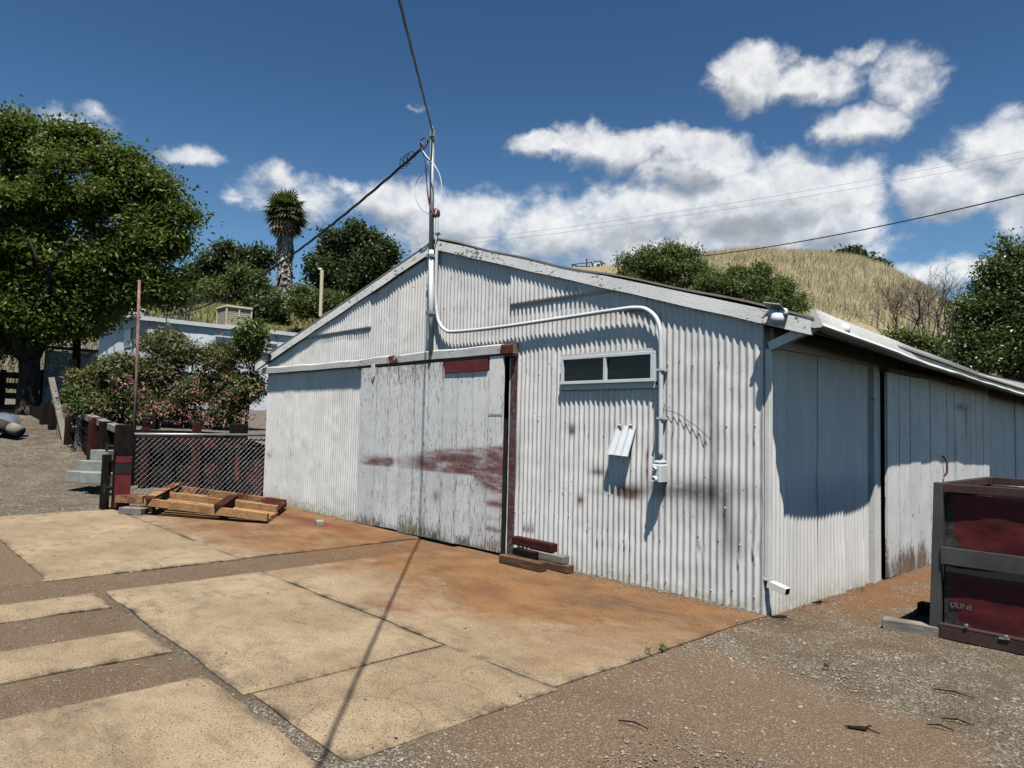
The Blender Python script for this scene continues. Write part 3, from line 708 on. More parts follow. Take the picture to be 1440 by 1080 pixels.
# boards of a sliding door, gridded so that wear can be baked in
def plank_door(name, spans, z0, z1f, to3, thick, wearf, mat, parent):
    vs = []; fs = []; wa = []; ta = []; q = 0
    for i, (a, c) in enumerate(spans):
        u = np.linspace(a+.006, c-.006, max(4, int((c-a)/.018))); z1 = z1f(i); z = np.linspace(z0+random.uniform(-.012, .012), z1+random.uniform(-.006, .006), int((z1-z0)/.03))
        U, Zg = np.meshgrid(u, z); off = random.uniform(-.004, .004)
        ed = np.minimum(U-a, c-U); dep = thick/2+off-.004*np.exp(-ed/.005)+(fbm(U*2+i*7, Zg*.8)-.5)*.006
        w = wearf(U, Zg, ed, i); tn = random.random()
        p = to3(U, Zg, dep); vid = q+np.arange(U.size).reshape(U.shape); n0 = U.size
        f = np.stack([vid[:-1, :-1], vid[:-1, 1:], vid[1:, 1:], vid[1:, :-1]], -1).reshape(-1, 4)
        loop = np.concatenate([vid[0, :], vid[1:, -1], vid[-1, -2::-1], vid[-2:0:-1, 0]]); m = len(loop)
        lu = U.ravel()[loop-q]; lz = Zg.ravel()[loop-q]
        low = to3(lu, lz, lu*0-thick/2); bb = q+n0
        sk = np.array([(loop[k], bb+k, bb+(k+1) % m, loop[(k+1) % m]) for k in range(m)])
        vs += [p.reshape(-1, 3), low]; fs += [f, sk]; ww = w.reshape(-1, 3)
        wa += [ww, ww[loop-q]*[1, 1, 1]+[0, .15, .1]]; ta.append(np.full((n0+m, 3), tn)); q += n0+m
    return np_mesh(name, np.concatenate(vs), np.concatenate(fs), mat, parent, attrs={'wear': np.concatenate(wa).clip(0, 1), 'tone': np.concatenate(ta)})
DY = -.075
fx = lambda px, py=620, y=DY: float(front(px, py, y)[0])
bx = [fx(p) for p in (506.0, 529, 546.6, 563.4, 582.5, 601.6, 622.2, 642.9, 664.2, 686.5, 706.6)]
def dwear(U, Zg, ed, i):
    pz = lambda px, py: front(px, py, DY)[2]
    xs_ = [fx(512), fx(560), fx(620), fx(668), fx(707)]
    lo = np.interp(U, xs_, [pz(512, 652), pz(560, 657), pz(620, 663), pz(668, 668), pz(707, 690)])
    hi = np.interp(U, xs_, [pz(512, 642), pz(560, 640), pz(620, 632), pz(668, 630), pz(707, 627)])
    n = fbm(U*3.1+2, Zg*5, 4)
    lw = np.where(U < fx(668), .02, .12)
    band = sst(lo-lw, lo+.01, Zg)*sst(hi+.04, hi-.10, Zg)
    dens = np.interp(U, [fx(506), fx(515), fx(530), fx(552), fx(558), fx(572), fx(590), fx(625), fx(650), fx(707)], [.05, .6, .85, .85, .25, .3, .55, .85, .95, 1])
    core = np.exp(-((Zg-(lo+.12))/.13)**2)
    r = band*dens*(.45+1.0*core)+.25*np.exp(-((Zg-lo+.1)/.25)**2)*dens*n
    r = r+.55*np.exp(-((Zg-hi+.02)/.02)**2)*sst(fx(580), fx(620), U)
    L = sst(fx(684), fx(690), U)
    for py, s in ((708, .75), (712, .4), (745, .75), (730, .25), (765, .2)): r = r+s*L*np.exp(-((Zg-pz(700, py))/.03)**2)
    r = r+.55*blob(U, Zg, fx(617), pz(617, 698), .07, .08)+.5*sst(fx(670), fx(700), U)*np.exp(-((Zg-.9)/.14)**2)+.30*sst(fx(655), fx(700), U)*sst(1.0, .6, Zg)*n
    r = r+.45*L*band
    r = r*1.15
    bh = .10+.34*_perm[(i*7) % 64, 5]*fbm(U*6, Zg*0+3, 4)*1.6
    g = .215+.42*sst(bh, -.02, Zg)*(.25+1.1*fbm(U*8, Zg*.6+3, 4))+.12*np.exp(-ed/.03)-.25*np.exp(-ed/.007)*fbm(U*1+i*3, Zg*2.2)+.12*sst(1.9, 2.25, Zg)
    g = g+.16*(fbm(U*1.7+9, Zg*1.1)-.45)-.10*(i >= 6)*(Zg > 1.55)-.10*(i == 9)
    bd = .40*sst(.25, .0, Zg)+.8*np.exp(-ed/.006)+.25*blob(U, Zg, fx(617), pz(617, 590), .06, .08)*0
    rust = 0
    return np.stack([r, g, bd], -1)
ztop = [2.262]*6+[2.115]*3+[2.285]
door = plank_door('sliding_door', list(zip(bx[:-1], bx[1:])), .022, lambda i: ztop[i], lambda U, Zg, d: np.stack([U, DY-d, Zg], -1), .035, dwear, PLANK, barn)
b = MB(); b.box(fx(625.5), fx(685), DY-.034, DY-.004, 2.12, 2.262); b.build('red_board', REDPAINT, door)
b = MB(); b.box(fx(686.9), fx(706.8), DY-.0225, DY-.019, 1.603, 1.609); b.build('board_joint', DARK, door)
b = MB(); c = front(527, 527, DY)
b.box(c[0]-.04, c[0]+.04, DY-.04, DY-.02, 2.13, 2.31); b.prism([(c[0]-.04, DY-.04, 2.13), (c[0]+.04, DY-.04, 2.13), (c[0], DY-.035, 2.06)], (0, .02, 0)); b.build('hanger', TRIM, door, bevel=.003)
b = MB(); b.box(-6.44, -3.20, -.055, -.03, -.06, .0); b.build('bottom_rail', DARK, door)
# track header over the door
tx0 = front(366, 522, -.10)[0]; tx1 = front(721.5, 490, -.10)[0]
def header():
    xs = np.linspace(tx0, tx1, 150); vs = []; 
    prof = [(-.02, 2.31), (-.095, 2.300), (-.105, 2.305), (-.105, 2.395), (-.095, 2.405), (-.015, 2.425), (-.015, 2.31)]
    for x in xs:
        jz = .012*math.sin(x*1.1)+.006*math.sin(x*5.1)
        for y, z in prof: vs.append((x, y, z+jz*(z > 2.35)*.6+jz*.3))
    k = len(prof); f = [(i*k+j, i*k+j+1, (i+1)*k+j+1, (i+1)*k+j) for i in range(149) for j in range(k-1)]
    vs = np.array(vs); w = sst(-5.9, -5.5, vs[:, 0])*(.08+.62*fbm(vs[:, 0]*2.6, vs[:, 2]*9, 4)); w = w+.5*sst(-3.25, -3.15, vs[:, 0])+.3*blob(vs[:, 0], vs[:, 0]*0, -5.45, 0, .18, 1)
    np_mesh('track_header', vs, f, TRACK, barn, attrs={'wear': np.stack([w, w, w], -1)})
header()
b = MB(); b.box(tx1-.012, tx1, -.105, -.012, 2.302, 2.42); b.build('track_end', RUSTPIPE, barn)
b = MB(); b.box(-6.45, tx1, -.085, -.03, 2.27, 2.30); b.build('door_track', BINBROWN, barn)
b = MB(); jx0 = front(715.5, 640, -.03)[0]; jx1 = front(723.0, 640, -.03)[0]; b.box(jx0, jx1, -.03, -.004, .02, 2.27); b.build('door_jamb', JAMB, barn)
b = MB(); b.box(-6.5, -2.9, .10, .14, -.05, 2.4); b.build('doorway_backing', DARK, barn)
b = MB(); b.box(fx(499.6, 741, -.03), fx(500, 741, -.03)+.12, -.05, .0, -.06, .02); b.build('stop_block', GREYBOARD, barn)

# window
wy = -.055
w00 = front(788, 541, wy); w11 = front(921, 493, wy)
x0, x1, z0, z1 = w00[0], w11[0], w00[2], w11[2]; xm = front(849.5, 520, wy)[0]
b = MB()
fw = .032
b.box(x0, x1, wy, .02, z1-fw, z1); b.box(x0, x1, wy-.012, .02, z0, z0+fw); b.box(x0, x0+fw, wy, .02, z0+fw, z1-fw); b.box(x1-fw-.02, x1, wy, .02, z0+fw, z1-fw)
b.box(xm-.017, xm+.017, wy+.002, .0, z0+fw, z1-fw)
win = b.build('window', WHITEMET, barn, bevel=.003)
b = MB(); b.box(x0-.03, x1+.03, -.045, -.015, z0-.06, z0-.001); b.box(x1+.001, x1+.035, -.045, -.015, z0-.03, z1+.01); b.box(x0-.02, x1+.035, -.03, -.012, z1+.001, z1+.03); b.build('frame', TRIM, win)
for a, c, dy in ((x0+fw, xm-.017, .012), (xm+.017, x1-fw-.02, .022)):
    b = MB(); b.box(a, c, wy+dy+.012, wy+dy+.016, z0+fw, z1-fw); b.build('pane', GLASS, win)
b = MB(); zz = z1-fw-.10; b.box(x0+fw, xm-.017, .05, .06, zz, z1); b.build('blind', DARK, win)
b = MB(); b.box(x0-.2, x1+.2, .25, .28, z0-.3, z1+.2); b.build('window_backing', DARK, barn)

# small hinged metal flap
fy = -.09
f0 = front(866, 598, -.02); f1 = front(895, 598, -.02)
def flap():
    n = 28; vs = []
    for k, (y, z) in enumerate(((-.018, f0[2]), (-.055, f0[2]-.13), (-.105, front(878, 640, -.105)[2]))):
        for i in range(n):
            u = i/(n-1); x = f0[0]+(f1[0]-f0[0])*u+(-.028+.012*u)*k*.9
            vs.append((x, y+.009*math.cos(u*math.pi*2*3.3)-.006*(k == 2)*(1-u), z-.006*u*k))
    f = [(k*n+i, k*n+i+1, (k+1)*n+i+1, (k+1)*n+i) for k in range(2) for i in range(n-1)]
    return np_mesh('vent_flap', vs, f, WHITEMET, barn, smooth=True)
fl = flap()
for px in (871.5, 887):
    b = MB(); c = front(px, 598, -.03); b.box(c[0]-.022, c[0]+.022, -.034, -.02, c[2]-.025, c[2]-.004); b.tube([(c[0]-.022, -.034, c[2]), (c[0]+.022, -.034, c[2])], .008, 6); b.box(c[0]-.022, c[0]+.022, -.03, -.018, c[2]+.004, c[2]+.022); b.build('hinge', WHITEMET, fl)
# corner downspout with its open elbow near the ground
b = MB(); b.box(.003, .050, -.004, .052, .29, 2.17); ds = b.build('downspout', GUTTER, barn, bevel=.006)
b = MB(); b.beam((.04, .03, 2.19), (.43, .0, 2.33), .06, .075); b.build('upper_elbow', GUTTER, ds)
def elbow():
    b = MB(); c0 = V((.035, .025, .24)); c1 = V((.195, .015, .205))
    d = (c1-c0).normalized(); sx = d.cross(V((0, 0, 1))).normalized(); u = sx.cross(d)
    w, h, t = .034, .028, .004
    def ring(p, w, h): return [p+sx*(i*w)+u*(j*h) for i, j in ((-1, -1), (1, -1), (1, 1), (-1, 1))]
    A, B2, Cc, D = ring(c0, w, h), ring(c1, w, h), ring(c1, w-t, h-t), ring(c0, w-t, h-t)
    for i in range(4):
        j = (i+1) % 4; b.poly([A[i], A[j], B2[j], B2[i]]); b.poly([B2[i], B2[j], Cc[j], Cc[i]]); b.poly([Cc[i], Cc[j], D[j], D[i]], 1)
    b.poly(D, 1); b.poly(A)
    b.box(.000, .056, -.009, .058, .268, .292)
    b.build('outlet_spout', [GUTTER, DARK], ds)
elbow()
# bent eave gutter
RIBSHADE = m_plain('painted_rib_shade', (.20, .175, .14), .8, var=.4)  # dark colour painted on the rib undercuts as their shadow lines
GST = [(-.06, .52, 2.454, 2.304, .10, .06), (.15, .53, 2.444, 2.29, .13, .08), (.51, .53, 2.428, 2.273, .13, .09), (1.2, .525, 2.398, 2.244, .13, .09), (1.55, .515, 2.386, 2.232, .13, .08), (1.92, .48, 2.372, 2.219, .12, .06), (2.3, .46, 2.358, 2.206, .11, .05), (2.78, .455, 2.341, 2.190, .10, .04), (3.59, .445, 2.305, 2.167, .10, .03), (4.5, .44, 2.265, 2.137, .11, .03), (4.75, .45, 2.258, 2.128, .11, .06), (5.47, .45, 2.240, 2.099, .11, .06), (6.58, .455, 2.211, 2.064, .11, .06), (8.5, .46, 2.16, 2.02, .11, .06), (13.8, .46, 2.12, 1.98, .11, .06)]
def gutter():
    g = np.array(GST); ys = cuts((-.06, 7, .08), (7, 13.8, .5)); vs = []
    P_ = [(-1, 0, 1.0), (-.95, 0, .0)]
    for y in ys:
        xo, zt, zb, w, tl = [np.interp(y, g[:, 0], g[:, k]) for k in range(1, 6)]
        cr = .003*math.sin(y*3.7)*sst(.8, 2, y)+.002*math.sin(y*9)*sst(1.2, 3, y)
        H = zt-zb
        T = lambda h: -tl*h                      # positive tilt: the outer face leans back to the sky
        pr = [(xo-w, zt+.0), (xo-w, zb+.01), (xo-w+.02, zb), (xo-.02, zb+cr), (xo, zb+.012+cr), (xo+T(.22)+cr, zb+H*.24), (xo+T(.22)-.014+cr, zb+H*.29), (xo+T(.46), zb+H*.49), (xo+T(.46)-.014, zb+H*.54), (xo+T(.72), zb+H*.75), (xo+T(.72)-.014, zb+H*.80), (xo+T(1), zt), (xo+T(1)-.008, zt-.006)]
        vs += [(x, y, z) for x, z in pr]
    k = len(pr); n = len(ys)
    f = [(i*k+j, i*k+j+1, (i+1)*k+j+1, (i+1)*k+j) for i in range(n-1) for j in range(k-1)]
    o = np_mesh('gutter', vs, f, [GUTTER, RIBSHADE], barn, midx=[1 if j in (5, 7, 9) else 0 for i in range(n-1) for j in range(k-1)])
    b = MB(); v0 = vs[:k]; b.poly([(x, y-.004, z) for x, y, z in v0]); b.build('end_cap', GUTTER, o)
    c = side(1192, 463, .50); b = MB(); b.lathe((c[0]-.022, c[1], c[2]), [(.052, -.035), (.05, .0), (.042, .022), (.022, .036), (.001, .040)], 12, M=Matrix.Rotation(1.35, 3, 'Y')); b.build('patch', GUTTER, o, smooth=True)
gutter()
# side sliding door
SY = .085
syv = lambda px, py=700: float(side(px, py, SY)[1])
by = [2.44, 2.78, 3.10, 3.44, 3.78, 4.07, 4.40, 4.70, 5.06, 5.36, 5.62, 5.96, 6.25]
PATCH = (float(side(1353, 573, .1)[1]), float(side(1353, 573, .1)[2]))
def swear(U, Zg, ed, i):
    g = .02+.62*sst(.55, -.05, Zg)*(.35+1.1*fbm(U*8, Zg*0+11, 3))+.10*np.exp(-ed/.01)+.35*np.exp(-np.abs(U-4.72)/.05)*sst(2.0, 1.0, Zg)*fbm(U*3, Zg*3)
    r = 1.2*blob(U, Zg, PATCH[0], PATCH[1], .26, .05)+1.0*blob(U, Zg, PATCH[0]+.16, PATCH[1]-.2, .045, .24)+.4*blob(U, Zg, 4.72, 1.2, .05, .3)
    return np.stack([r, g, .6*sst(.25, 0, Zg)], -1)
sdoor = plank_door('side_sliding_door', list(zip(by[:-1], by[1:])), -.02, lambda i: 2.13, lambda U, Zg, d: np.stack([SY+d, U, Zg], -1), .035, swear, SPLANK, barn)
b = MB(); b.box(.03, .13, 2.40, 6.3, 2.135, 2.18); b.build('side_door_track', SOFFIT, barn)
b = MB(); c = side(1327, 655, SY+.03); b.tube([(c[0], c[1], c[2]+.12), (c[0]+.03, c[1]+.03, c[2]+.05), (c[0]+.03, c[1]+.02, c[2]-.08), (c[0], c[1], c[2]-.13)], .013, 6); b.build('rope_handle', BROWNWOOD, sdoor)

# ------------------------------------------------------------------ mast, conduit, wires
mast = thing('service_mast', (PK[0], -.12, 2.4), 'grey electrical mast and white conduit rising above the barn peak', 'electrical mast')
def curve(pts, n=8):
    pts = [np.array(p, float) for p in pts]; out = []
    for i in range(len(pts)-1):
        p0 = pts[max(i-1, 0)]; p1 = pts[i]; p2 = pts[i+1]; p3 = pts[min(i+2, len(pts)-1)]
        for k in range(n):
            t = k/n; out.append(.5*((2*p1)+(-p0+p2)*t+(2*p0-5*p1+4*p2-p3)*t*t+(-p0+3*p1-3*p2+p3)*t**3))
    out.append(pts[-1]); return out
MY = -.11
b = MB(); m0 = front(606, 497, MY); m1 = front(606.5, 352, MY); m2 = front(608, 187, MY)
b.tube([m1, m2], [.033, .029], 12); b.build('pole', MASTGREY, mast, smooth=True)
b = MB(); b.tube([m0, m1], .034, 12); b.build('pole_base', CONDUIT, mast, smooth=True)
b = MB(); b.tube([m2-np.array((0, 0, .06)), m2+np.array((0, 0, .03))], .045, 10); b.tube([m2+np.array((-.09, 0, -.10)), m2+np.array((.09, 0, -.10))], .018, 8); b.tube([m2+np.array((0, 0, .02)), m2+np.array((-.01, 0, .09))], .018, 8); b.build('pole_cap', GALV, mast)
for px, py in ((606, 360), (605.7, 440)):
    b = MB(); c = front(px, py, MY); b.box(c[0]-.055, c[0]+.055, MY-.040, -.02, c[2]-.02, c[2]+.02); b.build('pole_strap', MASTGREY, mast)
CY = -.075
cp = [front(*p, CY) for p in ((614.5, 303), (614, 350), (613, 400), (613.5, 430), (617, 452), (626, 464), (640, 466.5), (700, 460.5), (790, 447.5), (870, 435.5), (893, 433.2), (908, 435), (921, 445), (927.5, 460), (929.3, 480), (929.4, 560), (929.0, 645))]
b = MB(); b.tube(curve(cp, 6), .022, 12); cond = b.build('conduit', CONDUIT, mast, smooth=True)
for px, py in ((614.2, 328), (929.4, 520), (929.3, 588)):
    b = MB(); c = front(px, py, CY); b.box(c[0]-.034, c[0]+.034, CY-.0245, -.012, c[2]-.009, c[2]+.009); b.build('strap', CONDUIT, cond)
wh = front(614.5, 303, CY)
b = MB(); b.lathe((wh[0], CY, wh[2]-.02), [(.034, 0), (.05, .03), (.055, .07), (.04, .11), (.001, .125)], 12, M=Matrix.Rotation(-.35, 3, 'Y')); b.build('weather_head', BINBROWN, mast, smooth=True)
jb = front(928.5, 656, CY)
b = MB(); b.box(jb[0]-.055, jb[0]+.045, CY-.06, -.012, jb[2]-.15, jb[2]+.02); b.box(jb[0]-.04, jb[0]+.03, CY-.045, -.012, jb[2]+.02, jb[2]+.055)
bx_ = b.build('junction_box', CONDUIT, mast, bevel=.012)
for dz, r in ((-.02, .022), (-.115, .030)):
    b = MB(); b.lathe((jb[0]-.012, CY-.061, jb[2]+dz), [(r, 0), (r, .02), (r*.7, .028), (r*.65, .02), (.001, .018)], 14, M=Matrix.Rotation(math.pi/2, 3, 'X'))
    b.build('knockout', CONDUIT, bx_)
for nm, mt, pts, r in (('red_wire', m_plain('faded_red_wire', (.35, .10, .08), .5), [(595, 212), (594, 203), (592, 200), (595, 215), (598, 228), (600, 250), (604, 285), (610, 302)], .007),
                       ('white_wire', WHITEMET, [(593, 210), (600, 220), (612, 234), (620, 253), (620, 275), (616, 290), (612, 302)], .008),
                       ('loop_wire', MASTGREY, [(597, 215), (602, 228), (600, 240), (592, 246), (585, 258), (584, 275), (590, 290), (600, 299), (611, 302)], .006),
                       ('dark_wire', BLACK, [(594, 213), (598, 228), (600, 256), (602, 278), (606, 295), (611, 303)], .007)):
    b = MB(); b.tube(curve([front(x, y, MY-.06-.04*math.sin(i*1.3)) for i, (x, y) in enumerate(pts)], 6), r, 6); b.build(nm, mt, mast, smooth=True)
b = MB(); c = front(592, 212, MY-.05)
b.tube(curve([c, c+np.array((.02, -.02, .12)), c+np.array((.1, .0, .15)), c+np.array((.12, .02, .08)), c+np.array((.0, .02, .0))], 6), .008, 6); b.build('dark_wire', BLACK, mast)
# loose telephone wires and cracks of old sealant on the wall right of the conduit
b = MB()
for k in range(1):
    pts = [front(930+k*1.2, 541+k, -.030)]
    for j in range(9): pts.append(front(931+random.uniform(-2, 5), 545+j*4, -.022-.003*k))
    pts += [front(x, y+k*1.5-1.5, -.028) for x, y in ((938, 579), (948, 581), (958, 586), (968, 594), (978, 600), (988, 609), (996, 617+k))]
    b.tube(pts, .0026, 5)
b.build('loose_wire', DARKWOOD, barn)

def wire(name, pts, r, label, cat='cable', mat=BLACK, n=6, twist=0):
    b = MB()
    if twist:
        for ph in (0, 2.1, 4.2):
            q = []
            for i, p in enumerate(pts):
                a = i*twist+ph; q.append(np.array(p)+np.array((0, math.cos(a), math.sin(a)))*r*.95)
            b.tube(q, r*.85, n)
    else: b.tube(pts, r, n)
    o = b.build(name, mat, loc=pts[0], smooth=True); return tag(o, label, cat)
def span(a, c, sag, n=40):
    a = np.array(a, float); c = np.array(c, float)
    return [a+(c-a)*t+np.array((0, 0, -sag*4*t*(1-t))) for t in np.linspace(0, 1, n+1)]
sun = np.array((.335, -.272, 1.0))
M_ = m2+np.array((0, 0, .03))
A_ = gnd(455, 960); B_ = gnd(570, 757); nrm = np.cross(B_-A_, sun)
def oncable(px, py):
    v = ray(px, py); t = ((M_-CAM)@nrm)/(v@nrm); return CAM+v*t
Q = oncable(562, 0)
dirc = (Q-M_); far_ = M_+dirc*4.2; far_[2] += .25
wire('overhead_cable', span(M_, far_, .10, 120), .0085, 'twisted dark service cable running from the mast top over the camera', twist=.55)
# bundle from the mast down to the pale house
c0 = front(591, 211, MY-.05); v0 = ray(232, 443); c1 = CAM+v0*((-23.0-CAM[0])/v0[0])
wire('cable_bundle', span(c0, c1, .55, 140), .0125, 'thick black cable bundle sagging from the mast to the pale house', twist=.5)
b = MB()
b.tube([c0+(c1-c0)*(.012+.02*k/40)+np.array((.0, math.cos(k*.5)*.05, math.sin(k*.5)*.08-.02)) for k in range(41)], .006, 5)
tag(b.build('cable_loop', BLACK, loc=c0), 'small black coil of slack wire tied on the bundle near the mast', 'wire')
wire('black_line', span(at(950, 364, 62), at(1520, 253, 34), .5), .035, 'single black cable crossing the sky above the golden hill')
wire('power_line', span(at(560, 346, 95), at(1540, 193, 60), 1.0), .018, 'upper of two thin wires crossing the white cloud', mat=MASTGREY)
wire('power_line', span(at(560, 352, 97), at(1540, 203, 62), 1.0), .018, 'lower of two thin wires crossing the white cloud', mat=MASTGREY)

# ------------------------------------------------------------------ lamps fixed to the eaves
fc_ = front(1090, 440, -.12)
fl = thing('floodlight', fc_, 'white solar floodlight with two round heads under the right eave end', 'lamp')
Rm = Matrix.Rotation(math.radians(-28), 3, 'X') @ Matrix.Rotation(.25, 3, 'Y')
b = MB(); b.box(-.075, .085, -.055, .055, -.004, .004, M=Matrix.Translation(V(fc_)+V((.0, -.02, .045))) @ Rm.to_4x4()); b.build('solar_panel', MASTGREY, fl)
b = MB(); b.lathe(V(fc_)+V((-.02, .01, -.01)), [(.001, .045), (.035, .038), (.05, .0), (.04, -.03), (.001, -.04)], 14); b.build('sensor_dome', WHITEMET, fl, smooth=True)
b = MB(); b.lathe(V(fc_)+V((.035, -.035, -.055)), [(.001, .055), (.04, .04), (.056, .0), (.045, -.035), (.001, -.05)], 16); b.build('lamp_head', WHITEMET, fl, smooth=True)
b = MB(); b.lathe(V(fc_)+V((.055, .03, .0)), [(.001, .04), (.03, .03), (.04, .0), (.03, -.03), (.001, -.04)], 12); b.build('lamp_head', WHITEMET, fl, smooth=True)
b = MB(); b.beam(V(fc_)+V((-.10, -.03, -.04)), V(fc_)+V((-.03, -.01, .02)), .03, .012); b.build('bracket', GALV, fl); b = MB(); b.beam(V(fc_)+V((0, .0, 0)), V(fc_)+V((.0, .06, -.01)), .05, .04); b.build('mounting_arm', GALV, fl)
lc = front(374, 500, -.12)
el = thing('eave_lamp', lc, 'dark lantern fixed on the left rake end of the barn', 'lamp')
b = MB(); b.lathe(V(lc), [(.02, .06), (.10, .03), (.11, .015), (.085, .0)], 10); b.build('lamp_cap', DARK, el)
b = MB(); b.lathe(V(lc), [(.08, .0), (.065, -.10), (.03, -.11), (.001, -.11)], 10); b.build('lamp_glass', MASTGREY, el)
b = MB(); b.beam(V(lc)+V((0, 0, .05)), V(lc)+V((.12, .06, -.02)), .02, .03); b.build('lamp_arm', DARK, el)

# ------------------------------------------------------------------ timber, pallet and blocks on the pad
def bar(name, mat, a, c, w, h, label, cat, group=None, up=(0, 0, 1), bevel=.006):
    b = MB(); a = V([float(x) for x in a]); c = V([float(x) for x in c]); b.beam(a, c, w, h, up)
    o = b.build(name, mat, loc=(a+c)/2-V((0, 0, h/2)), bevel=bevel); return tag(o, label, cat, group)
def lift(p, z): return (float(p[0]), float(p[1]), z)
G1 = 'loose timbers stacked against the front wall'
a, c = gnd(706, 791), gnd(764, 804)
bar('timber', BROWNWOOD, lift(a, .045), lift(c, .045), .10, .09, 'light brown timber lying on the pad in front of the stack by the door', 'timber', G1)
p = front(728, 770, -.17); q = front(757, 780, -.17)
bar('timber', DARKWOOD, (p[0], -.20, .125), (q[0]+.02, -.23, .125), .09, .07, 'short dark timber offcut resting on the light brown timber', 'timber', G1)
bar('timber', REDBROWN, (front(722, 770, -.1)[0], -.085, .21), (front(780, 778, -.1)[0], -.105, .21), .09, .09, 'long dark red timber on top of the stack against the wall', 'timber', G1)
bar('timber', GREYBOARD, (front(745, 790, -.1)[0], -.11, .12), (front(799, 792, -.1)[0], -.135, .12), .10, .075, 'dark grey timber under the red one at the stack end', 'timber', G1)
bar('timber', BROWNWOOD, (front(760, 800, -.1)[0], -.13, .04), (front(807, 803, -.1)[0], -.15, .04), .10, .075, 'lowest brown timber poking out at the right of the stack', 'timber', G1)
p = gnd(450, 738); o = bar('brick', CONCBLOCK, (p[0]-.10, p[1]+.04, .03), (p[0]+.10, p[1]-.05, .03), .10, .06, 'grey brick lying on the rusty pad near the wall', 'brick')
PA, PB_, PC, PD = [V([float(k) for k in x]) for x in (gnd(203, 706, .20), gnd(376, 728, .09), gnd(402, 707, .11), gnd(243, 686, .20))]
pal = thing('wooden_pallet', (float((PA.x+PC.x)/2), float((PA.y+PC.y)/2), 0), 'broken pine pallet lying tilted on the pad beside the gate', 'pallet')
def pp(u, v, z=0): return PA.lerp(PB_, u).lerp(PD.lerp(PC, u), v)+V((0, 0, z))
for v, mt in ((.02, PINE), (.5, PINE), (.98, PINEDIRTY)):
    b = MB(); b.beam(pp(0, v), pp(1, v), .05, .115); b.build('stringer', mt, pal, bevel=.004)
for k, v_ in enumerate((.10, .20, .31, .41, .59, .69, .80, .90)):
    b = MB(); b.beam(pp(.0, v_, -.045), pp(1.0, v_, -.045), .125, .02); b.build('slat', PINEDIRTY if k % 3 else PINE, pal)
for u, mt, e in ((.05, PINEDIRTY, .95), (.62, REDBROWN, .62)):
    b = MB(); b.beam(pp(u, .0, .075), pp(u, e, .085), .15, .05); b.build('cross_board', mt, pal, bevel=.004)
b = MB(); b.beam(pp(.985, .5, -.02), pp(.985, 1.0, -.02), .10, .03); b.build('end_board', REDBROWN, pal)
bar('wood_block', GREYBOARD, lift(gnd(172, 722), .05), lift(gnd(203, 724), .05), .16, .10, 'grey timber block on the ground under the red gate post', 'timber block')
bar('wood_block', PINEDIRTY, lift(gnd(166, 716), .17), lift(gnd(205, 717), .17), .22, .12, 'pale timber block right at the foot of the red gate post', 'timber block')
bar('wood_block', BROWNWOOD, lift(gnd(192, 722), .06), lift(gnd(214, 719), .06), .14, .11, 'dark timber block propping up the raised pallet end', 'timber block')
# gate
gp = gnd(174, 708)
post = thing('gate_post', (-9.78, -2.36, 0), 'thick dark gate post with its lower part painted red', 'post')
b = MB(); b.box(-9.82, -9.66, -2.47, -2.24, -.1, 1.34, j=.008); b.build('post_timber', DARKWOOD, post, bevel=.012)
b = MB(); b.box(-9.659, -9.655, -2.47, -2.24, .03, .55); b.box(-9.659, -9.655, -2.47, -2.24, .74, .84); b.build('red_paint', REDPAINT, post)
b = MB(); b.box(-9.665, -9.650, -2.47, -2.24, .56, .73); b.build('black_band', DARK, post)
for z in (.35, 1.0):
    b = MB(); b.tube([(-9.70, -2.50, z), (-9.70, -2.60, z)], .018, 8); b.tube([(-9.70, -2.60, z-.09), (-9.70, -2.60, z+.05)], .02, 8); b.build('hinge_bracket', DARK, post)
bar('dark_post', DARKWOOD, (-9.86, -2.56, .0), (-9.87, -2.55, .86), .12, .10, 'shorter black timber post leaning against the red gate post', 'post', up=(1, 0, 0))
gate = thing('chain_link_gate', (-9.75, -1.1, 0), 'low chain link gate with a pale pipe rail beside the barn', 'gate')
b = MB(); b.tube([(-9.75, -2.22, 1.19), (-9.75, -.0, 1.19)], .024, 10); b.build('top_rail', GALV, gate, smooth=True)
b = MB()
y0_, y1_, za, zb = -2.2, .0, .10, 1.17; s_ = .088; H_ = zb-za; L_ = y1_-y0_
k = -int(H_/s_)-1
while k*s_ < L_:
    for sg in (1, -1):
        p0 = k*s_; t0 = max(0, -p0); t1 = min(H_, L_-p0)
        if t1 > t0:
            f_ = (lambda t: (-9.75+sg*.004, y0_+p0+t, za+t)) if sg > 0 else (lambda t: (-9.75+sg*.004, y0_+p0+t, zb-t))
            b.tube([f_(t0), f_(t1)], .0013, 4, cap=False)
    k += 1
b.build('chain_link', GALV, gate)
b = MB(); b.box(-10.12, -9.86, -.52, -.28, -.1, 1.38, j=.01)
pst = b.build('block_post', DARKWOOD, loc=(-9.99, -.4, 0), bevel=.012); tag(pst, 'thick black timber post with a red face behind the gate', 'post')
b = MB(); b.box(-9.858, -9.853, -.50, -.42, .35, 1.0); b.build('red_paint', REDPAINT, pst)
# rusty pipe
p = at(188, 640, 14.0); q = at(196, 394, 14.2)
b = MB(); b.tube([p-np.array((0, 0, .6)), (p+q)/2+np.array((.02, 0, 0)), q], [.032, .03, .028], 8)
tag(b.build('rusty_pipe', RUSTPIPE, loc=p-np.array((0, 0, .6)), smooth=True), 'tall thin rusty pipe standing in front of the flowering hedge', 'pipe')
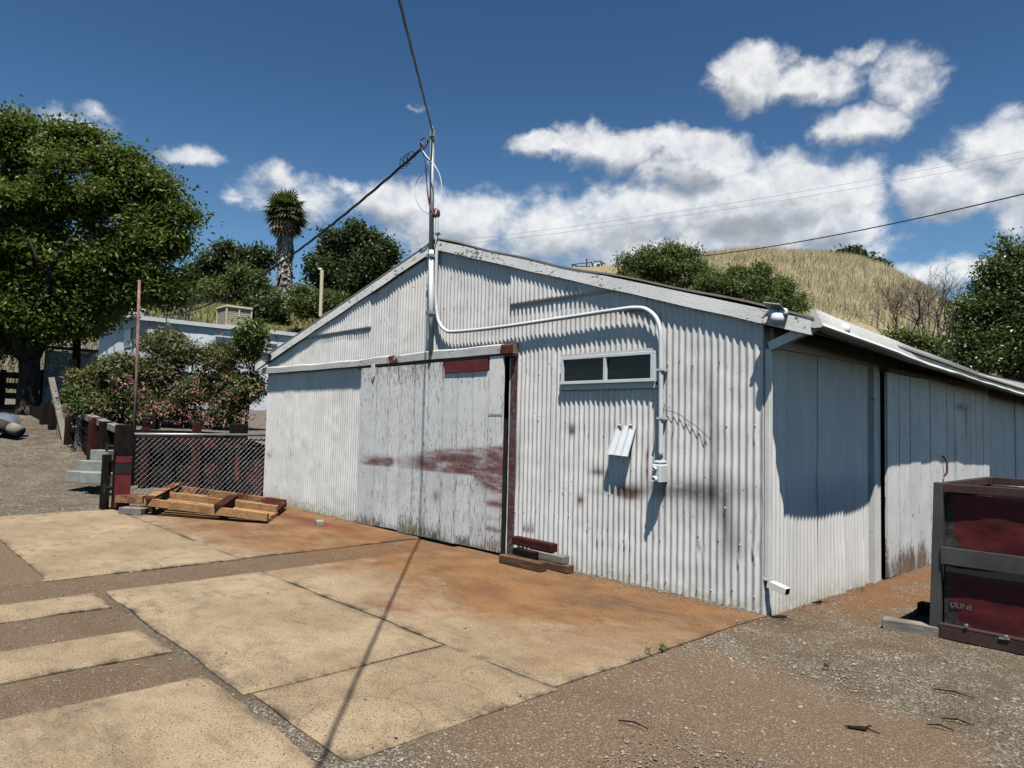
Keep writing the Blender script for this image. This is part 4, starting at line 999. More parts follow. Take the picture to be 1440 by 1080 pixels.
# block steps
stp = at(125, 676, 13.6); zg = float(yard_z(np.array(stp[0]), np.array(stp[1])))-.04
for i, (pa, pc, py, D, lab) in enumerate(((98, 140, 676, 13.5, 'lowest grey concrete block of the little steps by the gate post'), (118, 158, 678, 13.2, 'front grey concrete block of the little steps by the gate post'), (112, 150, 661, 13.7, 'middle grey concrete block of the little steps by the gate post'), (133, 158, 646, 13.9, 'top grey concrete block of the little steps by the gate post'))):
    a = at(pa, py, D); c = at(pc, py, D-.12); b = MB(); b.beam((a[0], a[1], a[2]+.09), (c[0], c[1], a[2]+.09), .22, .2)
    tag(b.build('concrete_block', CONCBLOCK, loc=(a+c)/2, bevel=.008), lab, 'concrete block', 'concrete block steps')

# ------------------------------------------------------------------ retaining wall
rw = thing('retaining_wall', (RW[4][0], RW[4][1], 0), 'dark timber retaining wall of planks and posts holding up the terrace', 'retaining wall')
def terr(x, y): return float(hill_z(np.array(float(x)), np.array(float(y))))
for (xa, ya), (xb, yb) in zip(RW[:-1], RW[1:]):
    za, zb2 = terr(xa, ya+.3), terr(xb, yb+.3); L = math.hypot(xb-xa, yb-ya); ns = max(1, int(L/2.2))
    for k in range(6):
        for j in range(ns):
            t0, t1 = j/ns, (j+1)/ns; zo = -.14-.235*k
            A2 = (xa+(xb-xa)*t0, ya+(yb-ya)*t0+random.uniform(-.02, .02), za+(zb2-za)*t0+zo+random.uniform(-.02, .02)); B2 = (xa+(xb-xa)*t1, ya+(yb-ya)*t1+random.uniform(-.02, .02), za+(zb2-za)*t1+zo+random.uniform(-.02, .02))
            b = MB(); b.beam(A2, B2, .07, .22); b.build('plank', REDBROWN if (xa > -13.2 and k % 2 == 0) else DARKWOOD, rw)
for (px, py, D, h, lean, mt) in ((66, 606, 19.2, .75, .0, DARKWOOD), (78, 612, 18.6, .8, .03, DARKWOOD), (90, 624, 17.8, .85, .12, GREYBOARD), (101, 634, 17.0, 1.0, .10, DARKWOOD), (116, 641, 16.4, .95, .10, GREYBOARD), (135, 652, 15.4, 1.0, .02, REDBROWN), (150, 660, 14.8, 1.0, .0, DARKWOOD), (206, 668, 14.3, .95, .0, REDBROWN), (240, 672, 14.2, .95, 0, DARKWOOD), (278, 676, 14.1, 1.15, .02, REDBROWN), (312, 680, 14.1, .95, 0, DARKWOOD), (366, 690, 13.9, .6, .25, REDBROWN)):
    a = V([float(k) for k in at(px, py, D)]); a.y -= .06; w = .20 if px < 200 else .13
    b = MB(); b.beam(a-V((0, 0, .25)), a+V((-lean*.8, lean*.3, h)), w, w, up=(1, .2, 0)); b.build('post', mt, rw, bevel=.01)
b = MB(); A2 = V([float(k) for k in at(94, 574, 17.7)]); B2 = V([float(k) for k in at(168, 604, 14.4)]); b.beam(A2, B2, .18, .14); b.build('cap_beam', GREYBOARD, rw, bevel=.01)
b = MB(); A2 = V([float(k) for k in at(200, 615, 14.3)]); B2 = V([float(k) for k in at(380, 619, 14.1)]); b.beam(A2, B2, .10, .04); b.build('cap_board', REDBROWN, rw)
p = at(93, 620, 17.3); q = at(72, 532, 17.9)
b = MB(); b.beam(p-np.array((0, 0, .1)), q, .13, .10, up=(1, 0, 0)); tag(b.build('leaning_board', GREYBOARD, loc=p), 'long grey board leaning upright beside the retaining posts', 'board')
p = at(212, 603, 15.2); b = MB(); b.box(p[0]-.14, p[0]+.14, p[1]-.14, p[1]+.14, p[2]-.3, p[2]+.22); tag(b.build('post_stub', DARKWOOD, loc=p, bevel=.01), 'short black post stub on the gravel terrace below the hedge', 'post')

# ------------------------------------------------------------------ vegetation
def leaves(name, clumps, n, ln, wd, mat, parent, droop=.0, shell=.6, up=.5, seed=1, midx=None, gauss=False):
    """leaf faces spread through a set of ellipsoid clumps: (centre, radius xy, radius z)"""
    g = np.random.default_rng(seed); cl = [(np.array(c, float), r, rz) for c, r, rz in clumps]
    wts = np.array([r*r for _, r, _ in cl])*g.uniform(.6, 1.4, len(cl)); idx = g.choice(len(cl), n, p=wts/wts.sum())
    Cc = np.array([c for c, _, _ in cl])[idx]; Rr = np.array([(r, r, rz) for _, r, rz in cl])[idx]
    d = g.normal(size=(n, 3)); d /= np.linalg.norm(d, axis=1)[:, None]
    rad = g.random(n)**(1/(1+2*shell)); rad = rad*(1+.22*g.normal(size=n)*(g.random(n) < .3))
    Pp = Cc+d*Rr*rad[:, None]
    if gauss: Pp = Cc+g.normal(size=(n, 3))*Rr*.52
    nrm = d*.7+g.normal(size=(n, 3))*.75+np.array((0, 0, up)); nrm /= np.linalg.norm(nrm, axis=1)[:, None]
    ax = np.cross(nrm, g.normal(size=(n, 3))); ax /= np.linalg.norm(ax, axis=1)[:, None]
    ax = ax+np.array((0, 0, -droop)); ax /= np.linalg.norm(ax, axis=1)[:, None]
    bi = np.cross(nrm, ax); bi /= np.linalg.norm(bi, axis=1)[:, None]
    L = ln*g.uniform(.6, 1.35, n)[:, None]; W = wd*g.uniform(.6, 1.3, n)[:, None]
    v = np.stack([Pp, Pp+ax*L*.5+bi*W*.5+nrm*W*.12, Pp+ax*L, Pp+ax*L*.5-bi*W*.5+nrm*W*.12], 1).reshape(-1, 3)
    f = np.arange(4*n).reshape(-1, 4)
    mi = None
    if midx is not None: mi = g.choice(len(midx), n, p=midx)
    return np_mesh(name, v, f, mat, parent, midx=mi)
def clumps_in(ells, D, size, seed, depth=1.0, fill=1.0):
    """clumps filling screen-sized ellipses (px, py, rx, ry) at distance D, as real ellipsoids"""
    g = np.random.default_rng(seed); out = []
    for (px, py, rx, ry) in ells:
        c = at(px, py, D); RX = rx*D/FPX; RZ = ry*D/FPX; RD = min(RX, max(RZ, RX*.6))*depth
        hr = np.array((CR[0], CR[1], 0)); hr /= np.linalg.norm(hr); hf = np.array((CF[0], CF[1], 0)); hf /= np.linalg.norm(hf)
        k = max(3, int(fill*RX*RZ*1.6/(size*size)))
        for _ in range(k):
            d = g.normal(size=3); d /= np.linalg.norm(d); r = g.random()**.45
            s = size*g.uniform(.65, 1.35)
            d = d*r; q = c+hr*d[0]*max(RX-s*.6, .1)+hf*d[1]*max(RD-s*.6, .1)+np.array((0, 0, d[2]*max(RZ-s*.5, .1)))
            out.append((q, s, s*.75))
    return out
def limb(b, p, q, r0, r1, n=6, wob=.08, seg=5):
    p = np.array(p, float); q = np.array(q, float); L = np.linalg.norm(q-p); pts = []
    for i in range(seg+1):
        t = i/seg; pts.append(p+(q-p)*t+np.array([random.uniform(-1, 1) for _ in range(3)])*wob*L*.5*math.sin(math.pi*t)+np.array((0, 0, .12*L*math.sin(math.pi*t)*.3)))
    b.tube(pts, [r0+(r1-r0)*i/seg for i in range(seg+1)], n)
def plant(name, label, cat, ells, D, n, ln, wd, mat, size, base=None, group=None, seed=1, trunk=.08, tmat=BARK, droop=.1, up=.5, nl=7, midx=None, depth=1.0, extra=None, fill=1.0, shell=.6):
    cl = clumps_in(ells, D, size, seed, depth, fill)
    ce = np.mean([c for c, _, _ in cl], axis=0)
    if base is None: base = (ce[0], ce[1], hz(ce[0], ce[1]))
    o = thing(name, base, label, cat, group)
    b = MB(); bp = V([float(k) for k in base]); fork = bp.lerp(V([float(k) for k in ce]), .45)
    limb(b, bp-V((0, 0, .3)), fork, trunk*1.15, trunk*.75, 9, .05)
    for c, r, rz in sorted(cl, key=lambda t: -t[1])[:nl]: limb(b, fork, c, trunk*.55, trunk*.12, 6, .12)
    b.build('trunk', tmat, o, smooth=True)
    leaves('crown', cl, n, ln, wd, mat, o, droop, shell, up, seed, midx, True)
    return o, cl
# the big tree at the left
tb = at(38, 592, 20.5)
tz = float(yard_z(np.array(tb[0]), np.array(tb[1])))-.05
tree = thing('broadleaf_tree', (tb[0], tb[1], tz), 'large broad green tree with a dark trunk at the left of the yard', 'tree')
ells = [(-60, 330, 150, 130), (30, 300, 120, 105), (120, 275, 95, 75), (60, 215, 60, 38), (115, 195, 40, 18), (180, 300, 70, 60), (225, 340, 45, 45), (235, 395, 28, 32), (180, 395, 55, 45), (110, 400, 80, 55), (20, 420, 90, 60), (-60, 450, 90, 60), (200, 262, 32, 16), (20, 195, 40, 20), (170, 225, 25, 12), (80, 455, 50, 30), (215, 250, 16, 8)]
ells += [(150, 350, 60, 50), (60, 350, 90, 60), (210, 330, 50, 45), (0, 380, 90, 60), (130, 420, 60, 40), (255, 335, 16, 22), (250, 412, 14, 24), (265, 300, 12, 12), (60, 440, 90, 38), (125, 440, 50, 26), (195, 415, 34, 26), (0, 462, 70, 38), (70, 465, 40, 22), (90, 195, 22, 12), (25, 182, 16, 10), (190, 232, 18, 10), (238, 268, 14, 9), (-70, 480, 80, 40), (120, 390, 70, 40)]
ells = [(x-16*(x > 150), y, rx, ry) for x, y, rx, ry in ells]+[(95, 455, 50, 26)]
cl = [(c, r, r*.62) for c, r, _ in clumps_in(ells, 20.5, .56, 11, 1.0, .95)]
b = MB(); T0 = V((tb[0], tb[1], tz-.2)); T1 = V([float(k) for k in at(42, 500, 20.6)]); 
limb(b, T0, T1, .29, .26, 14, .03); b.tube([T0, T0+V((0, 0, .45))], [.37, .27], 14)
for px, py, D, r in ((-30, 400, 19.5, .24), (10, 330, 20.5, .22), (70, 380, 19.5, .2), (95, 350, 21.5, .22), (150, 340, 20.5, .14), (-60, 430, 21, .2), (40, 260, 21, .2)):
    q = at(px, py, D); limb(b, T1-V((0, 0, .2)), q, r, .04, 8, .1, 7)
    for _ in range(5):
        c = cl[random.randrange(len(cl))][0]
        if np.linalg.norm(c-q) < 2.6: limb(b, q, c, .045, .012, 5, .12)
b.build('trunk', BARK, tree, smooth=True)
leaves('crown', cl, 230000, .145, .07, LEAF_BIG, tree, .25, .35, .8, 4, None, True)
# oleander hedge
hd = thing('flowering_hedge', at(240, 602, 16.2), 'long oleander hedge with pink blossoms in front of the pale house', 'hedge')
ells = [(140, 548, 42, 48), (190, 530, 45, 62), (235, 520, 42, 62), (275, 535, 40, 52), (315, 528, 42, 58), (340, 555, 35, 45), (215, 570, 70, 34), (300, 575, 70, 26), (165, 575, 40, 30), (205, 492, 30, 26), (258, 498, 24, 24), (165, 510, 26, 24), (150, 525, 34, 34), (310, 500, 24, 22), (120, 540, 26, 30), (230, 480, 14, 12)]
hcl = clumps_in(ells, 16.6, .36, 21, 1.0, 1.0)
leaves('foliage', hcl, 46000, .15, .032, [LEAF_OLE, LEAF_RED], hd, .0, .7, .5, 22, midx=[.84, .16])
g = np.random.default_rng(5); bc = []
for px, py, rx, ry, k in ((230, 585, 120, 14, 60), (300, 565, 70, 20, 34), (215, 555, 60, 30, 26), (330, 530, 30, 40, 24), (180, 545, 50, 30, 14), (240, 520, 50, 24, 12), (98, 580, 6, 4, 3), (345, 588, 25, 8, 12)):
    for _ in range(k*2):
        c = at(px+rx*g.normal()*.62, py+ry*g.normal()*.62, 15.6+g.normal()*.25); bc.append((c, .09*g.uniform(.4, 1.2), .07))
leaves('blossoms', bc, 1500, .042, .034, BLOSSOM, hd, 0, .6, .3, 9)
b = MB()
for c, r, rz in hcl[::3]: limb(b, (c[0]*.8+origin_of(hd).x*.2, c[1]*.8+origin_of(hd).y*.2, origin_of(hd).z-.1), c, .02, .006, 4, .08, 3)
b.build('stems', DARKWOOD, hd)
plant('green_shrub', 'tall green shrub at the right end of the flowering hedge', 'shrub', [(352, 500, 20, 36), (350, 545, 24, 40), (356, 470, 12, 16)], 16.4, 5200, .13, .05, LEAF_MID, .28, seed=31, trunk=.04)
plant('green_shrub', 'low bright green shrub at the left end of the flowering hedge', 'shrub', [(118, 560, 26, 20), (104, 556, 15, 12), (132, 572, 22, 12)], 16.4, 4200, .12, .035, LEAF_MID, .24, seed=32, trunk=.03, up=.8)
# trees on the hill at the left
GT = 'trees and bushes on the left hill'
plant('oak_tree', 'round dark oak standing right of the palm on the hill', 'tree', [(497, 362, 52, 48), (462, 378, 36, 36), (530, 370, 36, 36), (508, 330, 26, 20), (478, 338, 26, 22), (552, 362, 20, 14), (500, 400, 60, 22)], 58, 26000, .32, .18, LEAF_OAK, .9, seed=41, trunk=.35, group=GT, nl=9)
plant('oak_tree', 'dark low oak on the ridge left of the palm', 'tree', [(300, 378, 36, 22), (345, 366, 32, 22), (325, 356, 30, 14), (372, 360, 22, 18), (272, 388, 20, 20)], 66, 15000, .36, .2, LEAF_OAK, 1.0, seed=42, trunk=.35, group=GT)
plant('hill_bush', 'grey green bush on the slope left of the palm trunk', 'bush', [(340, 398, 48, 28), (310, 412, 36, 24), (365, 410, 26, 32), (290, 422, 24, 18)], 54, 20000, .30, .09, LEAF_BUSH, .7, seed=43, trunk=.16, group=GT)
plant('hill_bush', 'dark green bush at the foot of the palm', 'bush', [(372, 425, 22, 22), (385, 438, 18, 12), (352, 432, 20, 16)], 50, 4200, .36, .16, LEAF_OAK, .7, seed=44, trunk=.12, group=GT)
plant('hill_bush', 'olive green bush below the round oak right of the palm', 'bush', [(432, 428, 28, 24), (460, 424, 32, 20), (490, 430, 28, 18), (425, 408, 14, 18)], 48, 13000, .26, .09, LEAF_MID, .6, seed=45, trunk=.12, group=GT)
plant('yellow_bush', 'yellow green bush behind the left end of the pale house', 'bush', [(148, 452, 18, 10), (166, 446, 14, 8), (125, 468, 14, 8)], 40, 2600, .25, .12, m_leaf('yellow_green_leaves', (.10, .11, .02), (.20, .20, .04), .2), .5, seed=46, trunk=.08, group=GT)
def bare(name, label, px, py, D, H, W, n, mat, r0=.05, seed=1, group=None, base=None):
    random.seed(seed); c = at(px, py, D); base = c if base is None else base
    o = thing(name, base, label, 'bare shrub', group); b = MB()
    def grow(p, d, L, r, k):
        q = p+d*L; m = p+d*L*.5+V([random.uniform(-1, 1) for _ in range(3)])*L*.08
        b.tube([p, m, q], [r, r*.85, r*.65], 4, cap=False)
        if k <= 0: return
        for _ in range(random.choice((2, 3))):
            nd = (d+V((random.gauss(0, .5), random.gauss(0, .5), random.gauss(.12, .35)))).normalized()
            grow(p+d*L*random.uniform(.55, 1), nd, L*random.uniform(.58, .82), r*.6, k-1)
    for i in range(n):
        a = random.uniform(0, 6.28); s = W*.35*random.random()
        d = V((math.cos(a)*W/H*.55*random.random(), math.sin(a)*W/H*.55*random.random(), 1)).normalized()
        grow(V([float(k) for k in base])+V((math.cos(a)*s, math.sin(a)*s, -.2)), d, H*random.uniform(.28, .4), r0*random.uniform(.7, 1.1), 5)
    b.build('branches', mat, o); random.seed(seed+99)
GBS = 'bare shrubs on the hillsides'
bare('bare_shrub', 'pale leafless shrub behind the left roof end of the house', 232, 452, 46, 3.2, 3.6, 9, PALEBARK, .05, 3, GBS)
bare('bare_shrub', 'pale leafless shrub beside the grey green hill bush', 262, 448, 44, 2.6, 2.6, 7, PALEBARK, .045, 4, GBS)
# palm
pb = at(400, 442, 56)
palm = thing('palm_tree', pb, 'tall fan palm with a shaggy pale trunk on the hill', 'palm tree')
b = MB(); pt = at(402, 300, 56); b.tube([pb-np.array((0, 0, .5)), (pb+pt)/2, pt], [.36, .32, .30], 12); b.build('trunk', BARK, palm)
def frondfan(c, d, L, W, g, k=9):
    d = np.array(d, float); d /= np.linalg.norm(d); s = np.cross(d, (0, 0, 1.0)); s /= max(np.linalg.norm(s), 1e-6); u = np.cross(s, d)
    v = []; f = []
    hub = c+d*L*.45
    v += [c-s*.03, c+s*.03, hub+s*.03, hub-s*.03]; f.append((0, 1, 2, 3))
    for i in range(k):
        a = (i/(k-1)-.5)*2.3; e = d*math.cos(a)+s*math.sin(a); tip = hub+e*L*.62*(1-.15*abs(a))+np.array((0, 0, -.14*L*(abs(a)+.4)))+u*.03*g.normal()
        w = W*.5; m = hub+e*L*.32; pz = np.cross(e, u)*w; q = len(v)
        v += [hub, m+pz, tip, m-pz]; f.append((q, q+1, q+2, q+3))
    return v, f
def fronds(name, n, el0, el1, L, mat, zc, seed, W=.12):
    g = np.random.default_rng(seed); vs = []; fs = []
    for i in range(n):
        a = g.uniform(0, 6.28); e = math.radians(g.uniform(el0, el1)); d = (math.cos(a)*math.cos(e), math.sin(a)*math.cos(e), math.sin(e))
        v, f = frondfan(np.array(pt)+np.array((0, 0, zc+g.normal()*.12)), d, L*g.uniform(.65, 1.2), W, g); q = len(vs); vs += v; fs += [tuple(q+k for k in x) for x in f]
    np_mesh(name, np.array(vs), np.array(fs), mat, palm)
fronds('green_fronds', 170, -55, 88, 1.75, PALMGREEN, .10, 1, .15)
fronds('dry_fronds', 120, -85, -45, 1.75, PALMDEAD, .05, 2, .15)
g = np.random.default_rng(8); vs = []; fs = []
for i in range(1500):
    t = g.random(); a = g.uniform(0, 6.28); c = np.array(pb)*(1-t)+np.array(pt)*t; R0 = (.36+.14*math.sin(t*2.6)); o_ = np.array((math.cos(a), math.sin(a), 0)); s = np.array((-math.sin(a), math.cos(a), 0))
    p = c+o_*R0*g.uniform(.75, 1.1); L = g.uniform(.35, .75); w = g.uniform(.05, .13); tip = p+o_*g.uniform(.02, .22)+np.array((0, 0, -L)); q = len(vs)
    vs += [p-s*w*.6, p+s*w*.6, tip+s*w, tip-s*w]; fs.append((q, q+1, q+2, q+3))
np_mesh('frond_skirt', np.array(vs), np.array(fs), PALMSKIRT, palm)
# right side
GR = 'bushes and trees on the golden hill'
plant('hill_bush', 'large round green bush just above the barn roof', 'bush', [(930, 370, 54, 34), (955, 358, 34, 26), (898, 380, 38, 24), (975, 388, 28, 34), (940, 392, 70, 30)], 50, 30000, .24, .085, LEAF_MID, .58, seed=51, trunk=.16, group=GR)
plant('hill_bush', 'lower green bush at the right along the barn roof', 'bush', [(1035, 397, 48, 28), (1065, 390, 34, 24), (1090, 408, 42, 26), (1020, 414, 60, 28), (1122, 424, 30, 18), (1000, 404, 30, 28), (1060, 425, 70, 24)], 46, 32000, .22, .075, LEAF_MID, .5, seed=52, trunk=.14, group=GR)
plant('oak_tree', 'small dark oak on the crest of the golden hill', 'tree', [(1195, 364, 22, 13), (1175, 368, 22, 7), (1215, 370, 16, 8), (1235, 378, 14, 6), (1162, 369, 12, 5)], 68, 5200, .5, .3, LEAF_OAK, .8, seed=53, trunk=.2, group=GR)
plant('hill_bush', 'yellow green bush behind the gutter near the dark tree', 'bush', [(1285, 482, 34, 18), (1320, 492, 34, 22), (1265, 475, 22, 10), (1345, 505, 30, 24)], 32, 6500, .17, .07, LEAF_MID, .42, seed=54, trunk=.08, group=GR)
bare('bare_shrub', 'dark leafless shrub on the golden hill nearest the gutter', 1262, 478, 36, 4.2, 4.4, 8, GREYTWIG, .04, 6, GBS)
bare('bare_shrub', 'dark leafless shrub between the hill and the dark tree', 1315, 488, 34, 4.6, 4.2, 7, GREYTWIG, .045, 7, GBS)
bare('bare_shrub', 'spindly leafless shrub touching the dark tree at the right', 1345, 470, 35, 3.6, 2.6, 5, GREYTWIG, .04, 8, GBS)
plant('dark_tree', 'big glossy dark tree rising behind the barn at the right edge', 'tree', [(1420, 400, 45, 52), (1470, 390, 60, 70), (1385, 440, 42, 45), (1440, 480, 75, 60), (1375, 495, 45, 45), (1425, 352, 22, 22), (1400, 375, 20, 14), (1500, 470, 70, 80), (1348, 470, 22, 22), (1370, 430, 18, 14), (1430, 440, 60, 50), (1395, 480, 50, 40), (1425, 520, 60, 35), (1352, 500, 25, 22), (1440, 380, 40, 40), (1400, 400, 26, 24)], 27, 62000, .15, .08, LEAF_RIGHT, .5, seed=55, trunk=.22, nl=12, droop=.2, fill=1.25)

# ------------------------------------------------------------------ pale house, cooler and the things by the tree
HX0, HX1, HY0, HY1 = -29.6, -23.0, 1.55, 15.0
zf = 1.35; zt = 4.72
ho = thing('pale_house', (HX1, HY0, zf), 'long pale blue prefabricated house with a flat roof behind the hedge', 'house')
b = MB()
ys = np.arange(HY0, HY1, .40)
for i in range(len(ys)-1): b.box(HX1-.06, HX1-.004*(i % 2), ys[i], ys[i+1], zf, zt)
b.build('side_siding', HOMEWALL, ho)
b = MB(); xs_ = np.arange(HX0, HX1-.06, .40)
for i in range(len(xs_)): b.box(xs_[i], min(xs_[i]+.4, HX1-.061), HY0+.004*(i % 2), HY0+.06, zf, zt-.0)
b.prism([(HX0, HY0+.01, zt), (HX1-.06, HY0+.01, zt), ((HX0+HX1)/2, HY0+.01, zt+.42)], (0, .05, 0)); b.build('end_siding', HOMEWALL, ho)
b = MB(); b.box(HX0, HX0+.06, HY0+.07, HY1, zf, zt); b.box(HX0+.07, HX1-.07, HY1-.1, HY1-.04, zf, zt); b.build('rear_siding', HOMEWALL, ho)
b = MB(); xm_ = (HX0+HX1)/2; o_ = .15
for xa, xb in ((HX0-o_, xm_), (HX1+.06, xm_)):
    za = zt+.0
    b.prism([(xa, HY0-.25, za), (xb, HY0-.25, zt+.44), (xb, HY0-.25, zt+.52), (xa, HY0-.25, za+.09)], (0, HY1-HY0+.4, 0))
b.build('roof', ROOFGREY, ho)
b = MB(); b.box(HX1+.06, HX1+.09, HY0-.28, HY1+.2, zt-.03, zt+.11); b.build('roof_edge', WHITEMET, ho); b = MB(); b.box(HX0-o_-.03, HX0-o_, HY0-.28, HY1+.2, zt-.03, zt+.10); b.build('roof_edge', WHITEMET, ho)
def hwin(pa, pb2, face):
    if face == 'x':
        v = ray(*pa); a = CAM+v*((HX1-CAM[0])/v[0]); v = ray(*pb2); c = CAM+v*((HX1-CAM[0])/v[0])
        b = MB(); b.box(HX1-.02, HX1+.03, a[1], c[1], c[2], a[2]); w = b.build('window', WHITEMET, ho)
        b = MB(); b.box(HX1+.031, HX1+.036, a[1]+.05, c[1]-.05, c[2]+.05, a[2]-.05); b.build('pane', m_plain('blue_pane', (.05, .10, .15), .12), w)
    else:
        a = front(*pa, HY0); c = front(*pb2, HY0)
        b = MB(); b.box(a[0], c[0], HY0-.03, HY0+.01, c[2], a[2]); w = b.build('window', WHITEMET, ho)
        b = MB(); b.box(a[0]+.05, c[0]-.05, HY0-.036, HY0-.031, c[2]+.05, a[2]-.05); b.build('pane', GLASS, w)
hwin((373, 481), (391, 492), 'x'); hwin((301, 471), (327, 489), 'x'); hwin((176, 464), (185, 487), 'y')
v = ray(318, 461); ca = CAM+v*((-23.35-CAM[0])/v[0]); v = ray(355, 461); cb = CAM+v*((-23.35-CAM[0])/v[0])
co = thing('evaporative_cooler', (-23.9, (ca[1]+cb[1])/2, zt+.12), 'square cream cooler box standing on the flat roof of the house', 'cooler')
cz = zt+.16; cw = (cb[1]-ca[1]); ch = .78
b = MB(); b.box(-24.4, -23.42, ca[1], cb[1], cz, cz+.07); b.box(-24.42, -23.40, ca[1]-.01, cb[1]+.01, cz+ch-.08, cz+ch)
for x in (-24.4, -23.47):
    for y in (ca[1], (ca[1]+cb[1])/2-.025, cb[1]-.05): b.box(x, x+.05, y, y+.05, cz+.07, cz+ch-.08)
b.box(-24.3, -23.5, ca[1]+.05, cb[1]-.05, zt+.05, cz); b.build('frame', CREAM, co)
b = MB()
for k in range(8):
    z = cz+.09+k*(ch-.19)/8; b.box(-24.37, -23.45, ca[1]+.03, cb[1]-.03, z, z+.055)
b.build('louvres', CREAMSLOT, co)
b = MB(); b.box(-24.33, -23.5, ca[1]+.07, cb[1]-.07, cz+.07, cz+ch-.09); b.build('inner_pad', CREAMSLOT, co)
# roof vent cap
p = at(192, 438, 25); b = MB(); b.lathe(p-np.array((0, 0, .25)), [(.3, 0), (.3, .28), (.22, .4), (.001, .43)], 10); tag(b.build('roof_vent', WHITEMET, loc=p), 'small white vent dome on the near end of the house roof', 'vent')
# white post on the hill
p = at(451, 436, 44); q = at(453, 380, 44); b = MB(); b.tube([p-np.array((0, 0, .4)), q], .11, 10)
wp = b.build('vent_post', CREAM, loc=p); b = MB(); b.tube([q+np.array((0, 0, .02)), q+np.array((-.22, -.1, .08))], .09, 8); b.build('post_arm', CREAM, wp); tag(wp, 'slim pale post in front of the round oak on the hill', 'post')
# weathered shed, pole, fence, log
sp_ = at(95, 560, 21.5)
sh = thing('weathered_shed', sp_, 'small grey board shed in the shade behind the big tree', 'shed')
sx0 = front(58, 530, sp_[1])[0]; b = MB(); A2 = at(60, 545, 21.0); B2 = at(80, 545, 21.2); C2 = at(134, 545, 22.6); zlo = 1.5; zup = at(60, 490, 21.0)[2]
def panel(bb, a, c, z0, z1, n, m=0):
    for i in range(n):
        p = np.array(a)+(np.array(c)-np.array(a))*i/n; q = np.array(a)+(np.array(c)-np.array(a))*(i+1)/n-(np.array(c)-np.array(a))*.004
        zz = z1-random.uniform(0, .05); bb.prism([(p[0], p[1], z0), (q[0], q[1], z0), (q[0], q[1], zz), (p[0], p[1], zz)], (-.02, .04+.01*(i % 2), 0))
panel(b, A2, B2, zlo, zup, 4); b.build('end_boards', m_peel('silvered_boards', base=(.30, .29, .28), under=(.08, .07, .06), amt=.5), sh)
b = MB(); panel(b, B2, C2, zlo, zup, 9); b.build('side_boards', m_peel('whitewashed_boards', base=(.36, .35, .33), under=(.06, .055, .05), amt=.5), sh)
b = MB(); D2 = A2+(C2-B2); b.prism([(A2[0]-.1, A2[1]-.15, zup+.02), (B2[0]+.1, B2[1]-.15, zup+.02), (C2[0]+.15, C2[1]+.0, zup+.06), (D2[0]-.1, D2[1]+.1, zup+.06)], (0, 0, .07)); b.build('roof', DARK, sh)
p = at(107, 540, 20.8); q = at(109, 440, 20.8)
b = MB(); b.tube([p-np.array((0, 0, .3)), q], [.12, .10], 10); wpole = b.build('wooden_pole', DARKWOOD, loc=p, smooth=True); tag(wpole, 'dark wooden pole standing between the big tree and the hedge', 'pole')
b = MB(); c = at(107, 516, 20.6); b.box(c[0]-.16, c[0]+.16, c[1]-.16, c[1]+.0, c[2]-.2, c[2]+.2); b.build('meter_box', BROWNWOOD, wpole)
fn = thing('rail_fence', at(-20, 575, 24), 'dark timber rail fence behind the trunk of the big tree', 'fence')
for k, py in enumerate((526, 541, 555)):
    b = MB(); b.beam(at(-60, py-2, 25), at(66, py+4, 22), .06, .20); b.build('rail', DARKWOOD, fn)
for px in (-55, 5, 62):
    D = 25-3*(px+60)/126; b = MB(); p = at(px, 520, D); b.beam(p, p-np.array((0, 0, 1.3)), .16, .16, up=(1, 0, 0)); b.build('post', DARKWOOD, fn)
b = MB(); p = at(-30, 588, 17.6); q = at(28, 606, 17.2)
for w_ in (p, q): w_[2] = max(w_[2], float(yard_z(np.array(w_[0]), np.array(w_[1])))+.10)
b.tube([p, (p+q)/2, q], [.15, .145, .14], 12); lg = b.build('log', BARK, loc=q, smooth=True); tag(lg, 'cut log lying on the gravel at the left edge', 'log')
b = MB(); dd = (q-p)/np.linalg.norm(q-p); b.tube([q-dd*.28, q+dd*.003], .147, 12); b.build('bare_end', GREYBOARD, lg, smooth=True)
p = at(3, 585, 17.8); zg = float(yard_z(np.array(p[0]), np.array(p[1])))
b = MB()
tv = []
for i in range(11):
    for j in range(9):
        u, w_ = i/10-.5, j/8-.5; h = .5*max(0, 1-(2*abs(u))**2.5)*max(0, 1-(2*abs(w_))**3)+.06*math.sin(i*2.1+j*1.3)
        tv.append((p[0]+u*1.3, p[1]+w_*1.0, zg-.04+max(0, h)))
tf = [(i*9+j, i*9+j+1, (i+1)*9+j+1, (i+1)*9+j) for i in range(10) for j in range(8)]
o = np_mesh('tarp', np.array(tv), np.array(tf), m_plain('blue_grey_tarp', (.10, .12, .16), .6, var=.5, scale=3), smooth=True); tag(o, 'crumpled blue grey tarp under the big tree', 'tarp')
